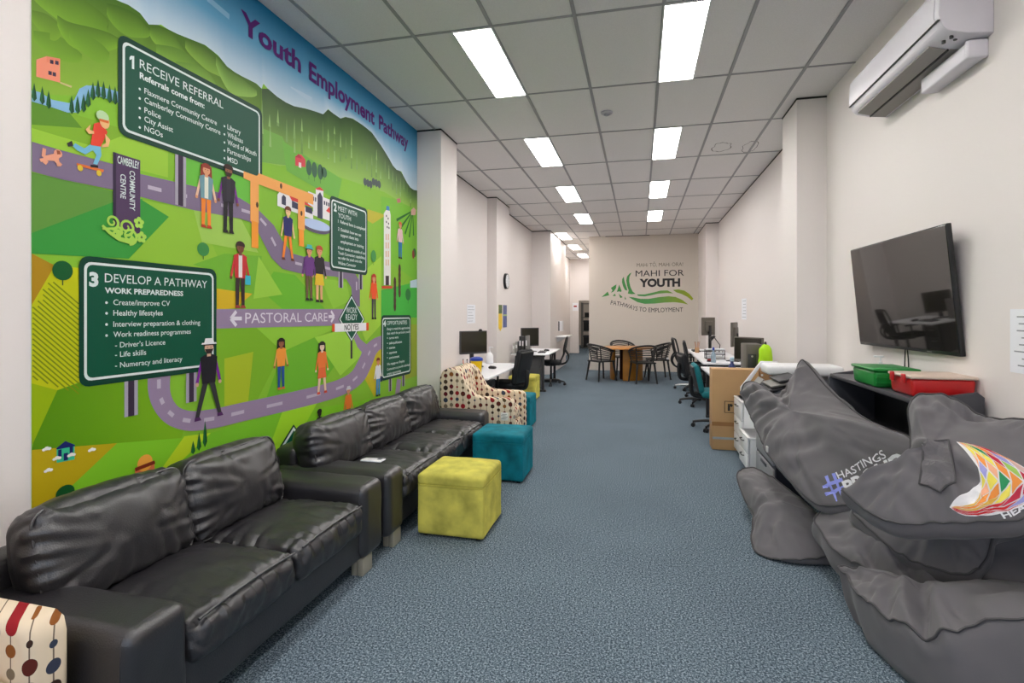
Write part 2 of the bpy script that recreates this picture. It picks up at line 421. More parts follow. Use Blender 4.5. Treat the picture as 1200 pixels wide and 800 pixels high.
# ================================================================ printed wall mural
def print_mat():
    m = bpy.data.materials.new('printed vinyl'); m.use_nodes = True
    nt = m.node_tree; p = nt.nodes['Principled BSDF']
    a = nt.nodes.new('ShaderNodeAttribute'); a.attribute_name = 'Col'
    nt.links.new(a.outputs['Color'], p.inputs['Base Color'])
    p.inputs['Roughness'].default_value = 0.5; p.inputs['Specular IOR Level'].default_value = 0.25
    return m
PRINT = print_mat()
MX = -2.457
PK = 0.92                       # ink reflectance
def W(u, v):
    p = at_x(u, v, -2.46); return (p.y, p.z)
class Ink:
    """flat ink shapes on the mural wall, in wall metres (along, up)"""
    def __init__(s): s.v = []; s.f = []; s.c = []; s.k = 0
    def poly(s, P, col, layer=1):
        s.k += 1; o = len(s.v); x = MX + layer * 0.0005 + (s.k % 80) * 6e-6
        s.v += [(x, y, z) for y, z in P]; s.f.append(tuple(range(o, o + len(P))))
        C = col if isinstance(col, list) else [col] * len(P)
        s.c += [tuple(k * PK for k in lin(c)) for c in C]
    def px(s, P, col, layer=1): s.poly([W(u, v) for u, v in P], col, layer)
    def strip(s, A, B, ca, cb, layer=1):
        for i in range(len(A) - 1): s.poly([A[i], A[i + 1], B[i + 1], B[i]], [ca, ca, cb, cb], layer)
    def ell(s, c, rx, ry, col, layer=1, n=18, rot=0.0):
        P = []
        for k in range(n):
            a = 2 * PI * k / n; x = rx * math.cos(a); y = ry * math.sin(a)
            P.append((c[0] + x * math.cos(rot) - y * math.sin(rot), c[1] + x * math.sin(rot) + y * math.cos(rot)))
        s.poly(P, col, layer)
    def line(s, P, w, col, layer=1):
        """stroke; w = width or (start, end)"""
        n = len(P); L_, R_ = [], []
        for i in range(n):
            a = Vector(P[max(i - 1, 0)]); b = Vector(P[min(i + 1, n - 1)]); d = (b - a).normalized(); q = Vector((-d.y, d.x))
            ww = (w if not isinstance(w, tuple) else w[0] + (w[1] - w[0]) * i / (n - 1)) / 2
            L_.append(tuple(Vector(P[i]) + q * ww)); R_.append(tuple(Vector(P[i]) - q * ww))
        for i in range(n - 1): s.poly([L_[i], L_[i + 1], R_[i + 1], R_[i]], col, layer)
    def rrect(s, a, b, r, col, layer=1):
        (y0, z0), (y1, z1) = a, b; P = []
        for cy, cz, q in ((y1 - r, z1 - r, 0), (y0 + r, z1 - r, 1), (y0 + r, z0 + r, 2), (y1 - r, z0 + r, 3)):
            for k in range(5):
                t = (q + k / 4) * PI / 2; P.append((cy + r * math.cos(t), cz + r * math.sin(t)))
        s.poly(P, col, layer)
    def text(s, st, a, b, cap, col=(240, 244, 240), layer=12, bold=0.0, shear=0.0, flat=True):
        V, Fc, w = text_geo(st, bold, shear)
        a = Vector(a); b = Vector(b)
        if flat: m = (a.y + b.y) / 2; a.y = b.y = m
        d = (b - a) / w; nrm = Vector((-d.y, d.x)).normalized() * cap
        x = MX + layer * 0.0005; o = len(s.v)
        for p in V:
            q = a + d * p[0] + nrm * p[1]; s.v.append((x, q.x, q.y)); s.c.append(tuple(k * PK for k in lin(col)))
        for f in Fc: s.f.append(tuple(i + o for i in f))
    def build(s, name, parent, label=None):
        me = bpy.data.meshes.new(name); me.from_pydata(s.v, [], s.f); me.materials.append(PRINT)
        at = me.color_attributes.new('Col', 'FLOAT_COLOR', 'POINT')
        for i, c in enumerate(s.c): at.data[i].color = (*c, 1)
        b = bmesh.new(); b.from_mesh(me)
        for f in b.faces:
            f.normal_update()
            if f.normal.x < 0: f.normal_flip()
        b.to_mesh(me); b.free()
        o = bpy.data.objects.new(name, me); COL.objects.link(o); o.parent = parent
        if label: o['label'] = label
        return o

mural = thing('wall_mural', 'large printed landscape mural about youth employment covering the left wall behind the black sofas', 'mural')
YA, YB = 1.644, 5.478
b = Mb(); b.span((-2.4599, YA, 0.02), (MX, YB, CEIL - 0.001)); b.build('vinyl_sheet', mat('white vinyl edge', (225, 228, 225), 0.5), mural, smooth=False)
I = Ink()
I.poly([(YA, 0.02), (YB, 0.02), (YB, CEIL - 0.002), (YA, CEIL - 0.002)], (138, 196, 52), 1)
# sky
ridge = [(36, -48), (80, -25), (125, -4), (150, 6), (163, 15), (170, 26), (175, 30), (188, 29), (200, 37), (215, 43), (240, 53), (255, 65), (267, 80), (280, 88), (300, 98), (306, 104)]
mount = [(306, 104), (308, 98), (316, 107), (330, 118), (345, 125), (357, 127), (370, 131), (378, 134), (384, 128), (390, 133), (398, 139), (404, 137), (413, 139), (425, 147), (435, 155), (437, 158), (447, 172), (455, 185), (462, 198), (470, 201), (475, 212), (482, 222), (488, 223)]
R_ = [W(*p) for p in ridge]; M_ = [W(*p) for p in mount]; R_[0] = (YA, R_[0][1]); M_[-1] = (YB, M_[-1][1])
line_ = R_ + M_[1:]
for i in range(len(line_) - 1):
    (ya, za), (yb, zb) = line_[i], line_[i + 1]
    t = CEIL - 0.002; m1 = t - 0.30
    hi = (14, 128, 178); mid = (110, 178, 218); lo = (206, 224, 238)
    for (z0a, z0b, z1a, z1b, ca, cb) in ((t, t, m1, m1, hi, mid), (m1, m1, za, zb, mid, lo)):
        za_, zb_ = min(z1a, z0a), min(z1b, z0b)
        I.poly([(ya, z0a), (yb, z0b), (yb, z1b if z1b < z0b else z0b - .001), (ya, z1a if z1a < z0a else z0a - .001)], [ca, ca, cb, cb], 2)
# clouds streaks
I.line([W(242, -2), W(268, 20)], 0.035, (150, 200, 228), 3); I.line([W(340, 102), W(365, 118)], (0.01, 0.05), (190, 215, 235), 3)
# left hills
low = [(36, 110), (80, 112), (120, 112), (160, 118), (200, 128), (240, 150), (270, 160), (306, 185)]
def ramp(P, n):   # resample a polyline
    Q = [Vector(p) for p in P]; d = [0]
    for a, b_ in zip(Q[:-1], Q[1:]): d.append(d[-1] + (b_ - a).length)
    out = []
    for k in range(n):
        t = d[-1] * k / (n - 1); i = max(j for j in range(len(d)) if d[j] <= t + 1e-9); i = min(i, len(Q) - 2)
        out.append(tuple(Q[i].lerp(Q[i + 1], (t - d[i]) / max(1e-9, d[i + 1] - d[i]))))
    return out
I.strip(ramp(R_, 24), ramp([W(*p) for p in low], 24), (72, 112, 30), (146, 190, 60), 3)
def hill(P, drop, cd_, cl, layer):
    A = smooth([Vector(W(*p)) for p in P], 5); n = len(A)
    B = [(p.x, p.y - drop * (0.25 + 0.75 * math.sin(PI * min(1, (k + 1) / n)))) for k, p in enumerate(A)]
    I.strip([tuple(p) for p in A], B, cd_, cl, layer)
G1, G2 = (84, 124, 30), (128, 176, 46)
hill([(36, -20), (70, -10), (100, 2), (125, 22), (124, 32)], 0.16, G1, G2, 4)
hill([(36, 12), (52, 16), (64, 24), (71, 32)], 0.10, (92, 130, 34), (124, 168, 44), 5)
hill([(66, 18), (80, 26), (105, 32), (125, 38), (140, 46)], 0.12, G1, G2, 5)
hill([(38, 36), (62, 40), (80, 50), (95, 64)], 0.10, (100, 144, 36), (124, 172, 44), 5)
hill([(80, 34), (102, 42), (118, 52), (127, 62)], 0.10, (100, 144, 36), (122, 170, 44), 6)
hill([(124, 4), (140, 8), (160, 18), (175, 34)], 0.13, (70, 108, 26), (120, 166, 48), 5)
hill([(175, 32), (190, 34), (204, 42), (218, 62)], 0.12, (78, 116, 34), (134, 180, 60), 5)
hill([(182, 52), (205, 56), (222, 66), (236, 80)], 0.14, (96, 138, 44), (142, 188, 66), 6)
hill([(216, 46), (235, 54), (250, 66), (262, 84)], 0.12, (76, 112, 36), (140, 184, 68), 6)
hill([(205, 72), (228, 76), (244, 86), (252, 98)], 0.10, (108, 150, 54), (146, 192, 72), 7)
hill([(252, 66), (266, 82), (282, 92), (300, 106)], 0.13, (90, 128, 46), (150, 196, 84), 7)
# right mountain with pale brush strokes
lowm = [(307, 190), (330, 195), (360, 190), (390, 205), (420, 215), (450, 225), (475, 240), (488, 245)]
LM = [W(*p) for p in lowm]; LM[-1] = (YB, LM[-1][1])
MA, MB2 = ramp(M_, 30), ramp(LM, 30)
MID = [tuple(Vector(a).lerp(Vector(c), 0.38)) for a, c in zip(MA, MB2)]
I.strip(MA, MID, (52, 82, 44), (92, 128, 62), 4); I.strip(MID, MB2, (92, 128, 62), (150, 196, 80), 4)
random.seed(11)
for k in range(90):
    t = random.random(); i = int(t * 28); p = Vector(MA[i]).lerp(Vector(MB2[i]), 0.25 + 0.4 * random.random())
    h = 0.03 + 0.06 * random.random(); g = random.choice([(150, 190, 110), (128, 166, 92), (110, 150, 74)])
    I.poly([(p.x - 0.012, p.y - h), (p.x + 0.012, p.y - h), (p.x, p.y + h)], g, 5)
# fields
def F(P, c, l=3): I.px(P, c, l)
F([(36, 112), (60, 120), (90, 135), (140, 150), (140, 200), (36, 168)], (134, 184, 44))
F([(36, 150), (110, 172), (140, 160), (196, 175), (196, 208), (36, 167)], (160, 208, 62), 4)
F([(36, 118), (80, 132), (95, 150), (36, 146)], (96, 148, 40), 4)
F([(205, 178), (290, 206), (300, 240), (205, 214)], (110, 196, 66), 4)
F([(306, 150), (330, 160), (345, 195), (306, 190)], (120, 176, 74), 5)
F([(330, 165), (400, 210), (395, 235), (335, 200)], (116, 184, 70), 5)
F([(36, 202), (131, 224), (131, 237), (36, 273)], (100, 154, 62), 4)
F([(36, 273), (131, 237), (165, 233), (197, 254), (150, 303), (92, 300), (36, 297)], (58, 158, 62), 4)
F([(197, 254), (165, 234), (230, 247), (262, 318), (150, 304)], (150, 200, 58), 4)
F([(230, 262), (226, 246), (282, 257), (302, 296), (236, 284)], (166, 208, 92), 5)
F([(225, 310), (262, 297), (306, 300), (300, 345), (253, 345), (253, 318)], (118, 186, 52), 5)
F([(302, 300), (330, 345), (296, 350)], (160, 212, 70), 6)
F([(320, 318), (345, 322), (380, 362), (330, 362), (305, 340)], (112, 190, 46), 5)
F([(375, 326), (405, 330), (410, 352), (390, 362)], (150, 206, 62), 5)
F([(36, 297), (63, 311), (36, 357)], (182, 140, 22), 5)
F([(63, 311), (93, 314), (93, 447), (66, 457), (36, 449), (36, 357)], (200, 206, 14), 5)
for k in range(26):
    y0 = 305 + 6.2 * k
    a = (36 + max(0, (357 - y0) * 0.6), max(y0, 312 + k)); 
    u0 = 37; v0 = 330 + 6.2 * k - 20
    pts = [(u0 + t, v0 + t * 0.85) for t in range(0, 60, 6)]
    pts = [(u, v) for u, v in pts if v > 357 - (u - 36) * 1.70 + 2 and v < 449 + (u - 36) * 0.26 - 2 and u < 92]
    if len(pts) > 1: I.line([W(*p) for p in (pts[0], pts[-1])], 0.006, (128, 146, 10), 6)
F([(36, 449), (66, 457), (38, 520), (36, 520)], (158, 188, 6), 5)
F([(66, 457), (93, 448), (175, 438), (215, 500), (212, 513), (135, 519), (36, 528), (38, 518)], [(92, 150, 4), (104, 160, 14), (120, 178, 24), (134, 190, 30), (132, 190, 30), (112, 172, 18), (84, 142, 2), (88, 146, 2)], 5)
F([(36, 527), (136, 519), (84, 568), (36, 610)], (196, 172, 16), 5)
F([(36, 610), (84, 568), (136, 519), (245, 507), (330, 485), (420, 470), (488, 455), (488, 560), (330, 620), (36, 760)], (134, 206, 42), 4)
F([(215, 511), (246, 507), (206, 545), (186, 552)], (196, 224, 40), 6)
F([(246, 507), (330, 482), (318, 520), (300, 560), (230, 560)], (126, 200, 44), 5)
F([(330, 482), (372, 470), (330, 545), (306, 548)], (168, 226, 46), 6)
F([(253, 384), (300, 384), (330, 410), (300, 470), (253, 480)], (128, 184, 38), 4)
F([(300, 384), (400, 382), (368, 395), (330, 412)], (150, 208, 60), 5)
F([(330, 412), (368, 395), (398, 420), (372, 455), (310, 470)], (112, 186, 44), 5)
F([(368, 395), (402, 386), (430, 410), (398, 440)], (164, 218, 70), 5)
F([(262, 420), (296, 412), (290, 470), (262, 480)], (176, 196, 40), 5)
F([(253, 338), (295, 344), (275, 361), (253, 363)], (222, 186, 34), 6)
F([(430, 245), (452, 252), (436, 262), (430, 258)], (196, 186, 50), 5)
F([(412, 330), (446, 300), (446, 380), (428, 400), (415, 365)], (168, 214, 66), 5)
F([(446, 340), (488, 330), (488, 372), (446, 372)], (70, 186, 66), 5)
F([(428, 420), (446, 405), (446, 446), (438, 465), (425, 440)], (206, 192, 40), 5)
F([(470, 380), (488, 380), (488, 440), (470, 446)], (160, 180, 48), 5)
F([(446, 230), (488, 238), (488, 330), (446, 300)], (126, 196, 54), 4)
# vineyard rows in the distance
for q in ((464, 258), (468, 268), (474, 274), (479, 278), (484, 276)):
    I.line([W(483, 247), W(*q)], (0.012, 0.03), (34, 110, 44), 7)
# river
F([(36, 106), (45, 108), (60, 117), (80, 121), (86, 117), (92, 104), (100, 100), (112, 101), (125, 104), (139, 108), (139, 121), (116, 113), (106, 113), (98, 119), (92, 132), (78, 132), (60, 126), (36, 119)], (140, 190, 226), 6)
# roads
ROAD, ROAD2 = (132, 116, 144), (156, 136, 166)
F([(36, 166), (70, 176), (130, 192), (164, 204), (230, 219), (280, 232), (302, 246), (320, 264), (330, 282), (342, 297), (360, 302), (395, 309), (412, 314), (421, 330), (421, 360),
   (412, 354), (411, 337), (405, 327), (392, 324), (350, 320), (330, 315), (317, 302), (302, 273), (292, 260), (280, 256), (225, 246), (165, 231), (130, 222), (70, 210), (36, 201)], ROAD, 7)
F([(245, 362), (405, 362), (405, 381), (245, 385)], ROAD2, 7)
path = smooth([Vector(p) for p in ((186, 430), (185, 455), (190, 473), (202, 487), (222, 493), (250, 490), (285, 482), (330, 472), (375, 461), (402, 452), (418, 441), (427, 425), (433, 411), (441, 403), (455, 398))], 5)
wd_ = [27 - 13 * k / (len(path) - 1) for k in range(len(path))]
Lp, Rp = [], []
for i, p in enumerate(path):
    d = (path[min(i + 1, len(path) - 1)] - path[max(i - 1, 0)]).normalized(); q = Vector((-d.y, d.x)) * wd_[i] / 2
    Lp.append(W(*(p + q))); Rp.append(W(*(p - q)))
I.strip(Lp, Rp, ROAD2, ROAD2, 7)
I.line([W(413, 388), W(420, 402), W(430, 412)], (0.06, 0.11), ROAD2, 7)
I.line([W(467, 444), W(464, 470)], 0.10, ROAD2, 7)
DASH = (196, 184, 204)
for i in range(3, len(path) - 4, 5): I.line([W(*path[i]), W(*path[i + 2])], 0.022, DASH, 8)
for a, c in (((148, 214), (162, 218)), ((172, 219), (188, 223)), ((204, 226), (218, 230)), ((258, 240), (266, 243)), ((282, 246), (292, 249)), ((304, 256), (311, 264)), ((317, 278), (322, 288)), ((345, 308), (353, 310)), ((378, 313), (386, 315)), ((417, 330), (417, 340))):
    I.line([W(*a), W(*c)], 0.02, DASH, 8)
I.build('landscape', mural)

# ---------------------------------------------------------------- title
I = Ink(); PURPLE = (92, 24, 118)
zb = 3.315
for st, ya, yb in (('Youth', 2.80, 3.40), ('Employment', 3.50, 4.50), ('Pathway', 4.585, 5.235)):
    I = Ink(); I.text(st, (ya, zb), (yb, zb), 0.14, PURPLE, 10, bold=0.03); I.build('title_word', mural, 'purple title word %s along the top of the mural' % st)

# ---------------------------------------------------------------- road signs drawn on the mural
SG, SG2, WHT = (0, 84, 60), (26, 84, 66), (226, 238, 236)
def board(a, b_, label, posts, col=SG, letter=None):
    P = Ink()
    for (y, z0) in posts:
        P.poly([(y - 0.035, a[1] - z0), (y + 0.035, a[1] - z0), (y + 0.035, a[1] + 0.03), (y - 0.035, a[1] + 0.03)], (176, 170, 184), 9)
        P.poly([(y - 0.016, a[1] - z0), (y + 0.016, a[1] - z0), (y + 0.016, a[1] + 0.03), (y - 0.016, a[1] + 0.03)], (58, 44, 66), 10)
    d = 0.012
    P.rrect((a[0] - 0.022, a[1] - 0.026), (b_[0] + 0.022, b_[1] + 0.026), 0.045, tuple(int(k * 0.75) for k in col), 10)
    P.rrect(a, b_, 0.032, WHT, 11); P.rrect((a[0] + d, a[1] + d), (b_[0] - d, b_[1] - d), 0.026, col, 12)
    o = P.build('sign_board', mural, label)
    for row in letter:
        T = Ink(); st, p, q, cap = row[:4]; bo = row[4] if len(row) > 4 else 0.0; colr = row[5] if len(row) > 5 else WHT
        pa, pb = W(*p), W(*q); ca = W(p[0], p[1] - cap)[1] - pa[1]
        T.text(st, pa, pb, ca, colr, 13, bold=bo); T.build('lettering', o)
    return o, Ink()
def dots(T, u, vs_, r=0.0065):
    for v in vs_: T.ell(W(u, v), r, r, WHT, 13, 8)
o, T = board((2.03, 2.42), (2.97, 2.86), 'green sign headed Receive Referral', [(2.36, 0.30)], SG2, [
    ('RECEIVE REFERRAL', (162, 81.5), (260, 126), 11), ('Referrals come from:', (162, 92.5), (238, 126.5), 7.5, 0.025),
    ('Flaxmere Community Centre', (167.5, 110.7), (252.5, 145.8), 6.8, .006), ('Camberley Community Centre', (167.5, 121.7), (256.7, 156.5), 6.8, .006),
    ('Police', (167.5, 132.5), (186.7, 139.3), 6.8, .006), ('City Assist', (167.5, 143.3), (201, 154.3), 6.8, .006), ('NGOs', (167.5, 154), (189, 160.5), 6.8, .006),
    ('Library', (265, 151.5), (280.5, 158), 6.2, .006), ('Wh\u0101nau', (265, 161), (283, 167.5), 6.2, .006), ('Word of Mouth', (265, 170), (299, 182.5), 6.2, .006),
    ('Partnerships', (265, 179.5), (292.5, 189), 6.2, .006), ('MSD', (265, 189), (277, 193), 6.2, .006)])
T.px([(151.5, 65.5), (155.5, 66), (155.5, 81.5), (152.8, 80.6), (152.8, 69.5), (150, 70.5), (150, 67.5)], WHT, 13); dots(T, 162, (104.5, 115.5, 127, 138, 149.5)); dots(T, 261.5, (148, 157.5, 167, 176.5, 185.5)); T.build('bullet_dots', o)
o, T = board((1.85, 1.222), (2.585, 1.765), 'green sign headed Develop A Pathway', [(2.075, 0.20), (2.43, 0.19)], SG, [
    ('3', (102.5, 335), (113.5, 334.6), 16, 0.05), ('DEVELOP A PATHWAY', (121, 331), (241, 337), 11), ('WORK PREPAREDNESS', (121, 343), (213, 346.7), 6.6, 0.03),
    ('Create/improve CV', (131, 357.5), (197.5, 358), 6.8, .006), ('Healthy lifestyles', (131, 369.5), (189, 369.5), 6.8, .006),
    ('Interview preparation & clothing', (131, 382), (233, 380.7), 6.6, .006), ('Work readiness programmes', (131, 394), (222, 391.5), 6.6, .006),
    ('- Driver\u2019s Licence', (133, 406.7), (192, 404), 6.6, .006), ('- Life skills', (133, 418), (169.5, 415.7), 6.6, .006), ('- Numeracy and literacy', (133, 429.7), (212, 424), 6.6, .006)])
dots(T, 123, (354.5, 367, 380, 393)); T.build('bullet_dots', o)
o, T = board((3.79, 1.905), (4.345, 2.465), 'green sign headed Meet With Youth', [(3.93, 0.16), (4.25, 0.16)], SG2, [
    ('2', (390, 246.5), (393.3, 248), 9, 0.05), ('MEET WITH', (395, 247.5), (417, 253), 6.2), ('YOUTH', (395, 255.5), (410, 258), 5.6),
    ('1  Referral form is completed', (395, 261), (427, 270), 3.9, .01), ('2  Establish how we can', (395, 270), (422, 277), 3.9, .01), ('support them into', (398, 277), (419, 282), 3.9, .01), ('employment or training', (398, 284), (425, 291), 3.9, .01),
    ('If their needs are outside of our', (395, 291), (427, 299), 3.7, .01), ('Youth Connectors capabilities,', (395, 297), (427, 304.5), 3.7, .01), ('we refer the youth onto the', (395, 303), (423, 308.5), 3.7, .01), ('Wh\u0101nau Connector', (395, 309), (416, 313.5), 3.7, .01)])
o, T = board((4.655, 0.895), (5.285, 1.485), 'green sign headed Opportunities', [(4.82, 0.15), (5.12, 0.14)], SG, [
    ('4', (448, 382), (451.3, 382), 6.5, 0.05), ('OPPORTUNITIES', (452.5, 380.3), (476, 380), 4.8), ('Design to match the opportunities', (452.5, 386.3), (479, 385.4), 3.0, .01), ('that match the particular youth\u2019s', (452.5, 391.5), (480, 390), 3.0, .01),
    ('current work', (455, 397.2), (466, 396.2), 3.0, .01), ('skills/qualifications', (455, 403), (470, 401.8), 3.0, .01), ('interests', (455, 408.8), (462, 408), 3.0, .01), ('experience', (455, 414.6), (464, 413.4), 3.0, .01), ('environment', (455, 420.4), (467, 418.6), 3.0, .01),
    ('We engage our Employ', (452.5, 427.5), (473, 424.5), 3.0, .01), ('Connectors to provide individual', (452.5, 433.5), (479, 428.8), 3.0, .01), ('employ opportunities', (452.5, 438.8), (469, 436), 3.0, .01)])
dots(T, 453, (396, 402, 407.6, 413.4, 419), 0.007); T.build('bullet_dots', o)
# diamond sign and its barrier bar
P = Ink()
P.line([W(411, 395), W(411, 420)], 0.03, (58, 44, 66), 9)
for k, c, l in ((1.0, (0, 66, 48), 10), (0.94, WHT, 11), (0.86, SG, 12)):
    c0 = Vector(W(411, 373)); P.poly([tuple(c0 + (Vector(W(*p)) - c0) * k) for p in ((411, 345), (426.5, 374), (411, 401), (395.5, 374))], c, l)
o = P.build('sign_board', mural, 'green diamond sign reading Work Ready')
T = Ink(); T.text('WORK', W(404.6, 367), W(417.2, 367), 0.055, WHT, 13); T.build('lettering', o); T = Ink(); T.text('READY', W(404, 375), W(417.6, 375), 0.055, WHT, 13); T.build('lettering', o)
P = Ink(); P.px([(388, 379.5), (431, 378), (431, 387), (388, 388.5)], (240, 96, 40), 14); P.px([(391, 379), (428, 378), (428, 387.3), (391, 388.8)], (244, 244, 246), 15)
P.text('NO', W(402.3, 386.5), W(409.3, 386.5), 0.05, (40, 40, 44), 16, 0.02); P.text('YES', W(411.8, 386), W(419, 386), 0.05, (40, 40, 44), 16, 0.02); P.line([W(410.5, 379), W(410.5, 388)], 0.012, (40, 60, 50), 16)
P.build('barrier_bar', mural, 'white bar reading No and Yes with orange ends')
P = Ink()
for pts, c, l in (([(343, 497), (300, 566), (392, 566)], (0, 56, 42), 9), ([(343, 500), (305, 562), (388, 562)], WHT, 10), ([(343, 504), (309, 560), (384, 560)], (0, 84, 60), 11)): P.px(pts, c, l)
P.build('sign_board', mural, 'green triangle sign cut off by the far sofa')
# Camberley board
P = Ink(); P.px([(131, 178), (163, 188), (163, 276), (131, 264)], (84, 62, 96), 9); P.px([(131, 178), (134.5, 179), (134.5, 265), (131, 264)], (54, 40, 66), 10)
o = P.build('sign_board', mural, 'dark purple upright board reading Camberley Community Centre')
T = Ink(); T.text('CAMBERLEY', W(136, 191), W(161.5, 198.5), 0.038, WHT, 12, 0.015); T.build('lettering', o); T = Ink()
def vtext(T, st, u, v0, v1, capu):
    a = Vector(W(u, v0)); bb = Vector(W(u, v1)); V, Fc, w = text_geo(st, 0.015)
    cap = W(u + capu, v0)[0] - a.x; x = MX + 12 * 0.0005; o_ = len(T.v); k = (a.y - bb.y) / w
    for p in V: T.v.append((x, a.x + p[1] * cap, a.y - p[0] * k)); T.c.append(tuple(q * PK for q in lin(WHT)))
    for f in Fc: T.f.append(tuple(i + o_ for i in f))
vtext(T, 'COMMUNITY', 150.3, 199.5, 246, 6.5); T.build('lettering', o); T = Ink(); vtext(T, 'CENTRE', 139.5, 203.5, 232, 6.5); T.build('lettering', o)
P = Ink(); LG = (176, 224, 92)
def spiral(c, r, dirn, a0, turns=1.4, w=0.014):
    pts = []
    for k in range(22):
        t = k / 21; a = a0 + dirn * t * turns * 2 * PI; q = r * (1 - 0.8 * t); pts.append((c[0] + q * math.cos(a), c[1] + q * math.sin(a)))
    P.line(pts, (w, w * 0.6), LG, 14)
for (u, v, r, dn, a0) in ((129.5, 260, .035, 1, -1.6), (146, 266, .042, 1, -1.6), (150, 276.5, .042, 1, -1.6), (136, 270, .022, 1, -1.4), (134, 275, .02, 1, -1)): spiral(W(u, v), r, dn, a0)
P.line([W(118, 264), W(126, 272), W(138, 280), W(150, 283), W(155, 278)], (.012, .03), LG, 14); P.line([W(118, 268), W(132, 268), W(142, 274)], (.01, .016), LG, 14)
for (u, v) in ((161, 261), (164, 278)):
    c = W(u, v)
    for k in range(5):
        a = k * 2 * PI / 5 + 0.3; P.ell((c[0] + .016 * math.cos(a), c[1] + .018 * math.sin(a)), .012, .012, LG, 14, 12)
    P.ell(c, .005, .005, (90, 120, 60), 15, 8)
P.build('koru_scroll', mural, 'pale green scrolls and two flowers under the purple board')
# pastoral care lettering
T = Ink(); LV = (232, 226, 238)
pa, pb = W(286, 379), W(382.5, 376); T.text('PASTORAL CARE', pa, pb, W(286, 366)[1] - pa[1], LV, 12, 0.0); T.build('road_lettering', mural, 'pale Pastoral Care lettering on the purple road')
for (ua, ub) in ((282, 269), (384, 390.5)):
    T = Ink(); v = 373 if ua < 300 else 370.8; h = 5 if ua < 300 else 4
    a, c = Vector(W(ua, v)), Vector(W(ub, v)); c.y = a.y; T.line([tuple(a), tuple(c)], 0.024, LV, 12); s = 1 if ub > ua else -1
    for q in (1, -1): T.line([tuple(c), (c.x - s * 0.045, c.y + q * 0.045)], 0.022, LV, 12)
    T.build('road_arrow', mural)

# ---------------------------------------------------------------- buildings, trees, gate
P = Ink(); ORG, ORG2 = (252, 176, 96), (250, 160, 50)
P.px([(284, 197), (302, 203), (366, 228), (366, 240), (302, 216), (284, 209)], ORG, 12)
P.px([(292, 208), (302, 212), (302, 262), (292, 259)], ORG, 11); P.px([(293.5, 258), (301.5, 261), (301.5, 291), (293.5, 290)], ORG2, 11)
P.px([(348, 230), (356, 233), (356, 270), (348, 268)], ORG, 11); P.px([(349, 268), (355, 270), (355, 289), (349, 288)], ORG2, 11)
for (u, v) in ((300, 240), (352, 250), (328, 218)): P.ell(W(u, v), .012, .02, (90, 60, 40), 13, 8)
P.build('printed_gateway', mural, 'orange carved timber gateway drawn on the mural')
P = Ink(); WB, RR, DK = (240, 238, 240), (232, 70, 66), (62, 62, 88)
P.px([(324, 228), (328, 223), (333, 223), (338, 227), (341, 234), (366, 248), (366, 257), (324, 241)], WB, 8); P.px([(336, 226), (349, 231), (366, 243), (341, 235)], RR, 9)
P.px([(329, 231), (331, 228), (334, 231), (334, 241), (329, 239)], DK, 9); P.px([(341, 235), (349, 239), (349, 246), (341, 243)], DK, 9); P.px([(357, 241), (365, 244), (365, 251), (357, 248)], DK, 9)
P.px([(360, 224), (386, 234), (386, 259), (366, 252), (366, 243), (360, 240)], WB, 8); P.px([(369, 221), (378, 224), (378, 240), (369, 238)], WB, 9); P.px([(368, 221), (374, 219), (379, 224), (370, 222)], RR, 10)
P.px([(371, 229), (374, 225), (377, 231), (377, 257), (371, 255)], DK, 10)
for u in (363, 365.5, 368): P.px([(u, 229 + (u - 363) * .4), (u + 1.5, 229.6 + (u - 363) * .4), (u + 1.5, 234.5 + (u - 363) * .4), (u, 234 + (u - 363) * .4)], DK, 10)
for u in (378.5, 381, 383.5): P.px([(u, 235 + (u - 378) * .4), (u + 1.5, 235.6 + (u - 378) * .4), (u + 1.5, 240 + (u - 378) * .4), (u, 239.4 + (u - 378) * .4)], DK, 10)
P.px([(381, 247), (385, 242), (386, 250)], RR, 10)
P.build('printed_church', mural, 'white church with red roof and tower drawn on the mural')
P = Ink(); c = W(370, 263.5); c2 = W(370, 266.5); P.ell(c2, 0.19, 0.045, (96, 88, 110), 9, 24); P.ell(c, 0.185, 0.04, (186, 206, 240), 10, 24); P.build('printed_pool', mural)
P = Ink(); P.px([(41, 70), (53, 66), (69, 69), (69, 97), (41, 90)], (246, 150, 120), 8); P.px([(53, 66), (69, 69), (69, 76), (53, 73)], (240, 140, 110), 9)
for (u, v) in ((57, 70), (63, 71), (55, 83), (60, 84.5)): P.px([(u, v), (u + 4, v + 1), (u + 4, v + 5.5), (u, v + 4.5)], (66, 50, 74), 10)
P.px([(69, 96), (83, 101), (82, 103), (69, 98)], (206, 190, 130), 9); P.build('printed_house', mural, 'pink flat-roofed house drawn on the mural')
P = Ink(); P.px([(65, 524.5), (75, 517), (86, 520.5), (86, 538), (65, 542)], (60, 200, 150), 8); P.px([(64.5, 525), (75, 516.5), (86.5, 521), (86, 522.5), (65, 526.5)], (24, 36, 110), 9)
for q in ((66.5, 527, 70.5, 537), (80, 523, 84, 534), (73, 531, 78, 539.5)): P.px([(q[0], q[1]), (q[2], q[1] - 1), (q[2], q[3] - 1), (q[0], q[3])], (24, 40, 104), 10)
P.build('printed_house', mural, 'teal house with dark blue roof drawn on the mural')
P = Ink(); P.px([(345, 183), (352, 181), (357, 187), (357, 196), (345, 194)], (220, 70, 84), 8); P.px([(345, 184), (349, 180), (353, 186)], (190, 50, 70), 9); P.px([(349, 190), (352, 191), (352, 197), (349, 196)], (244, 226, 224), 9); P.build('printed_house', mural, 'small red house drawn on the mural')
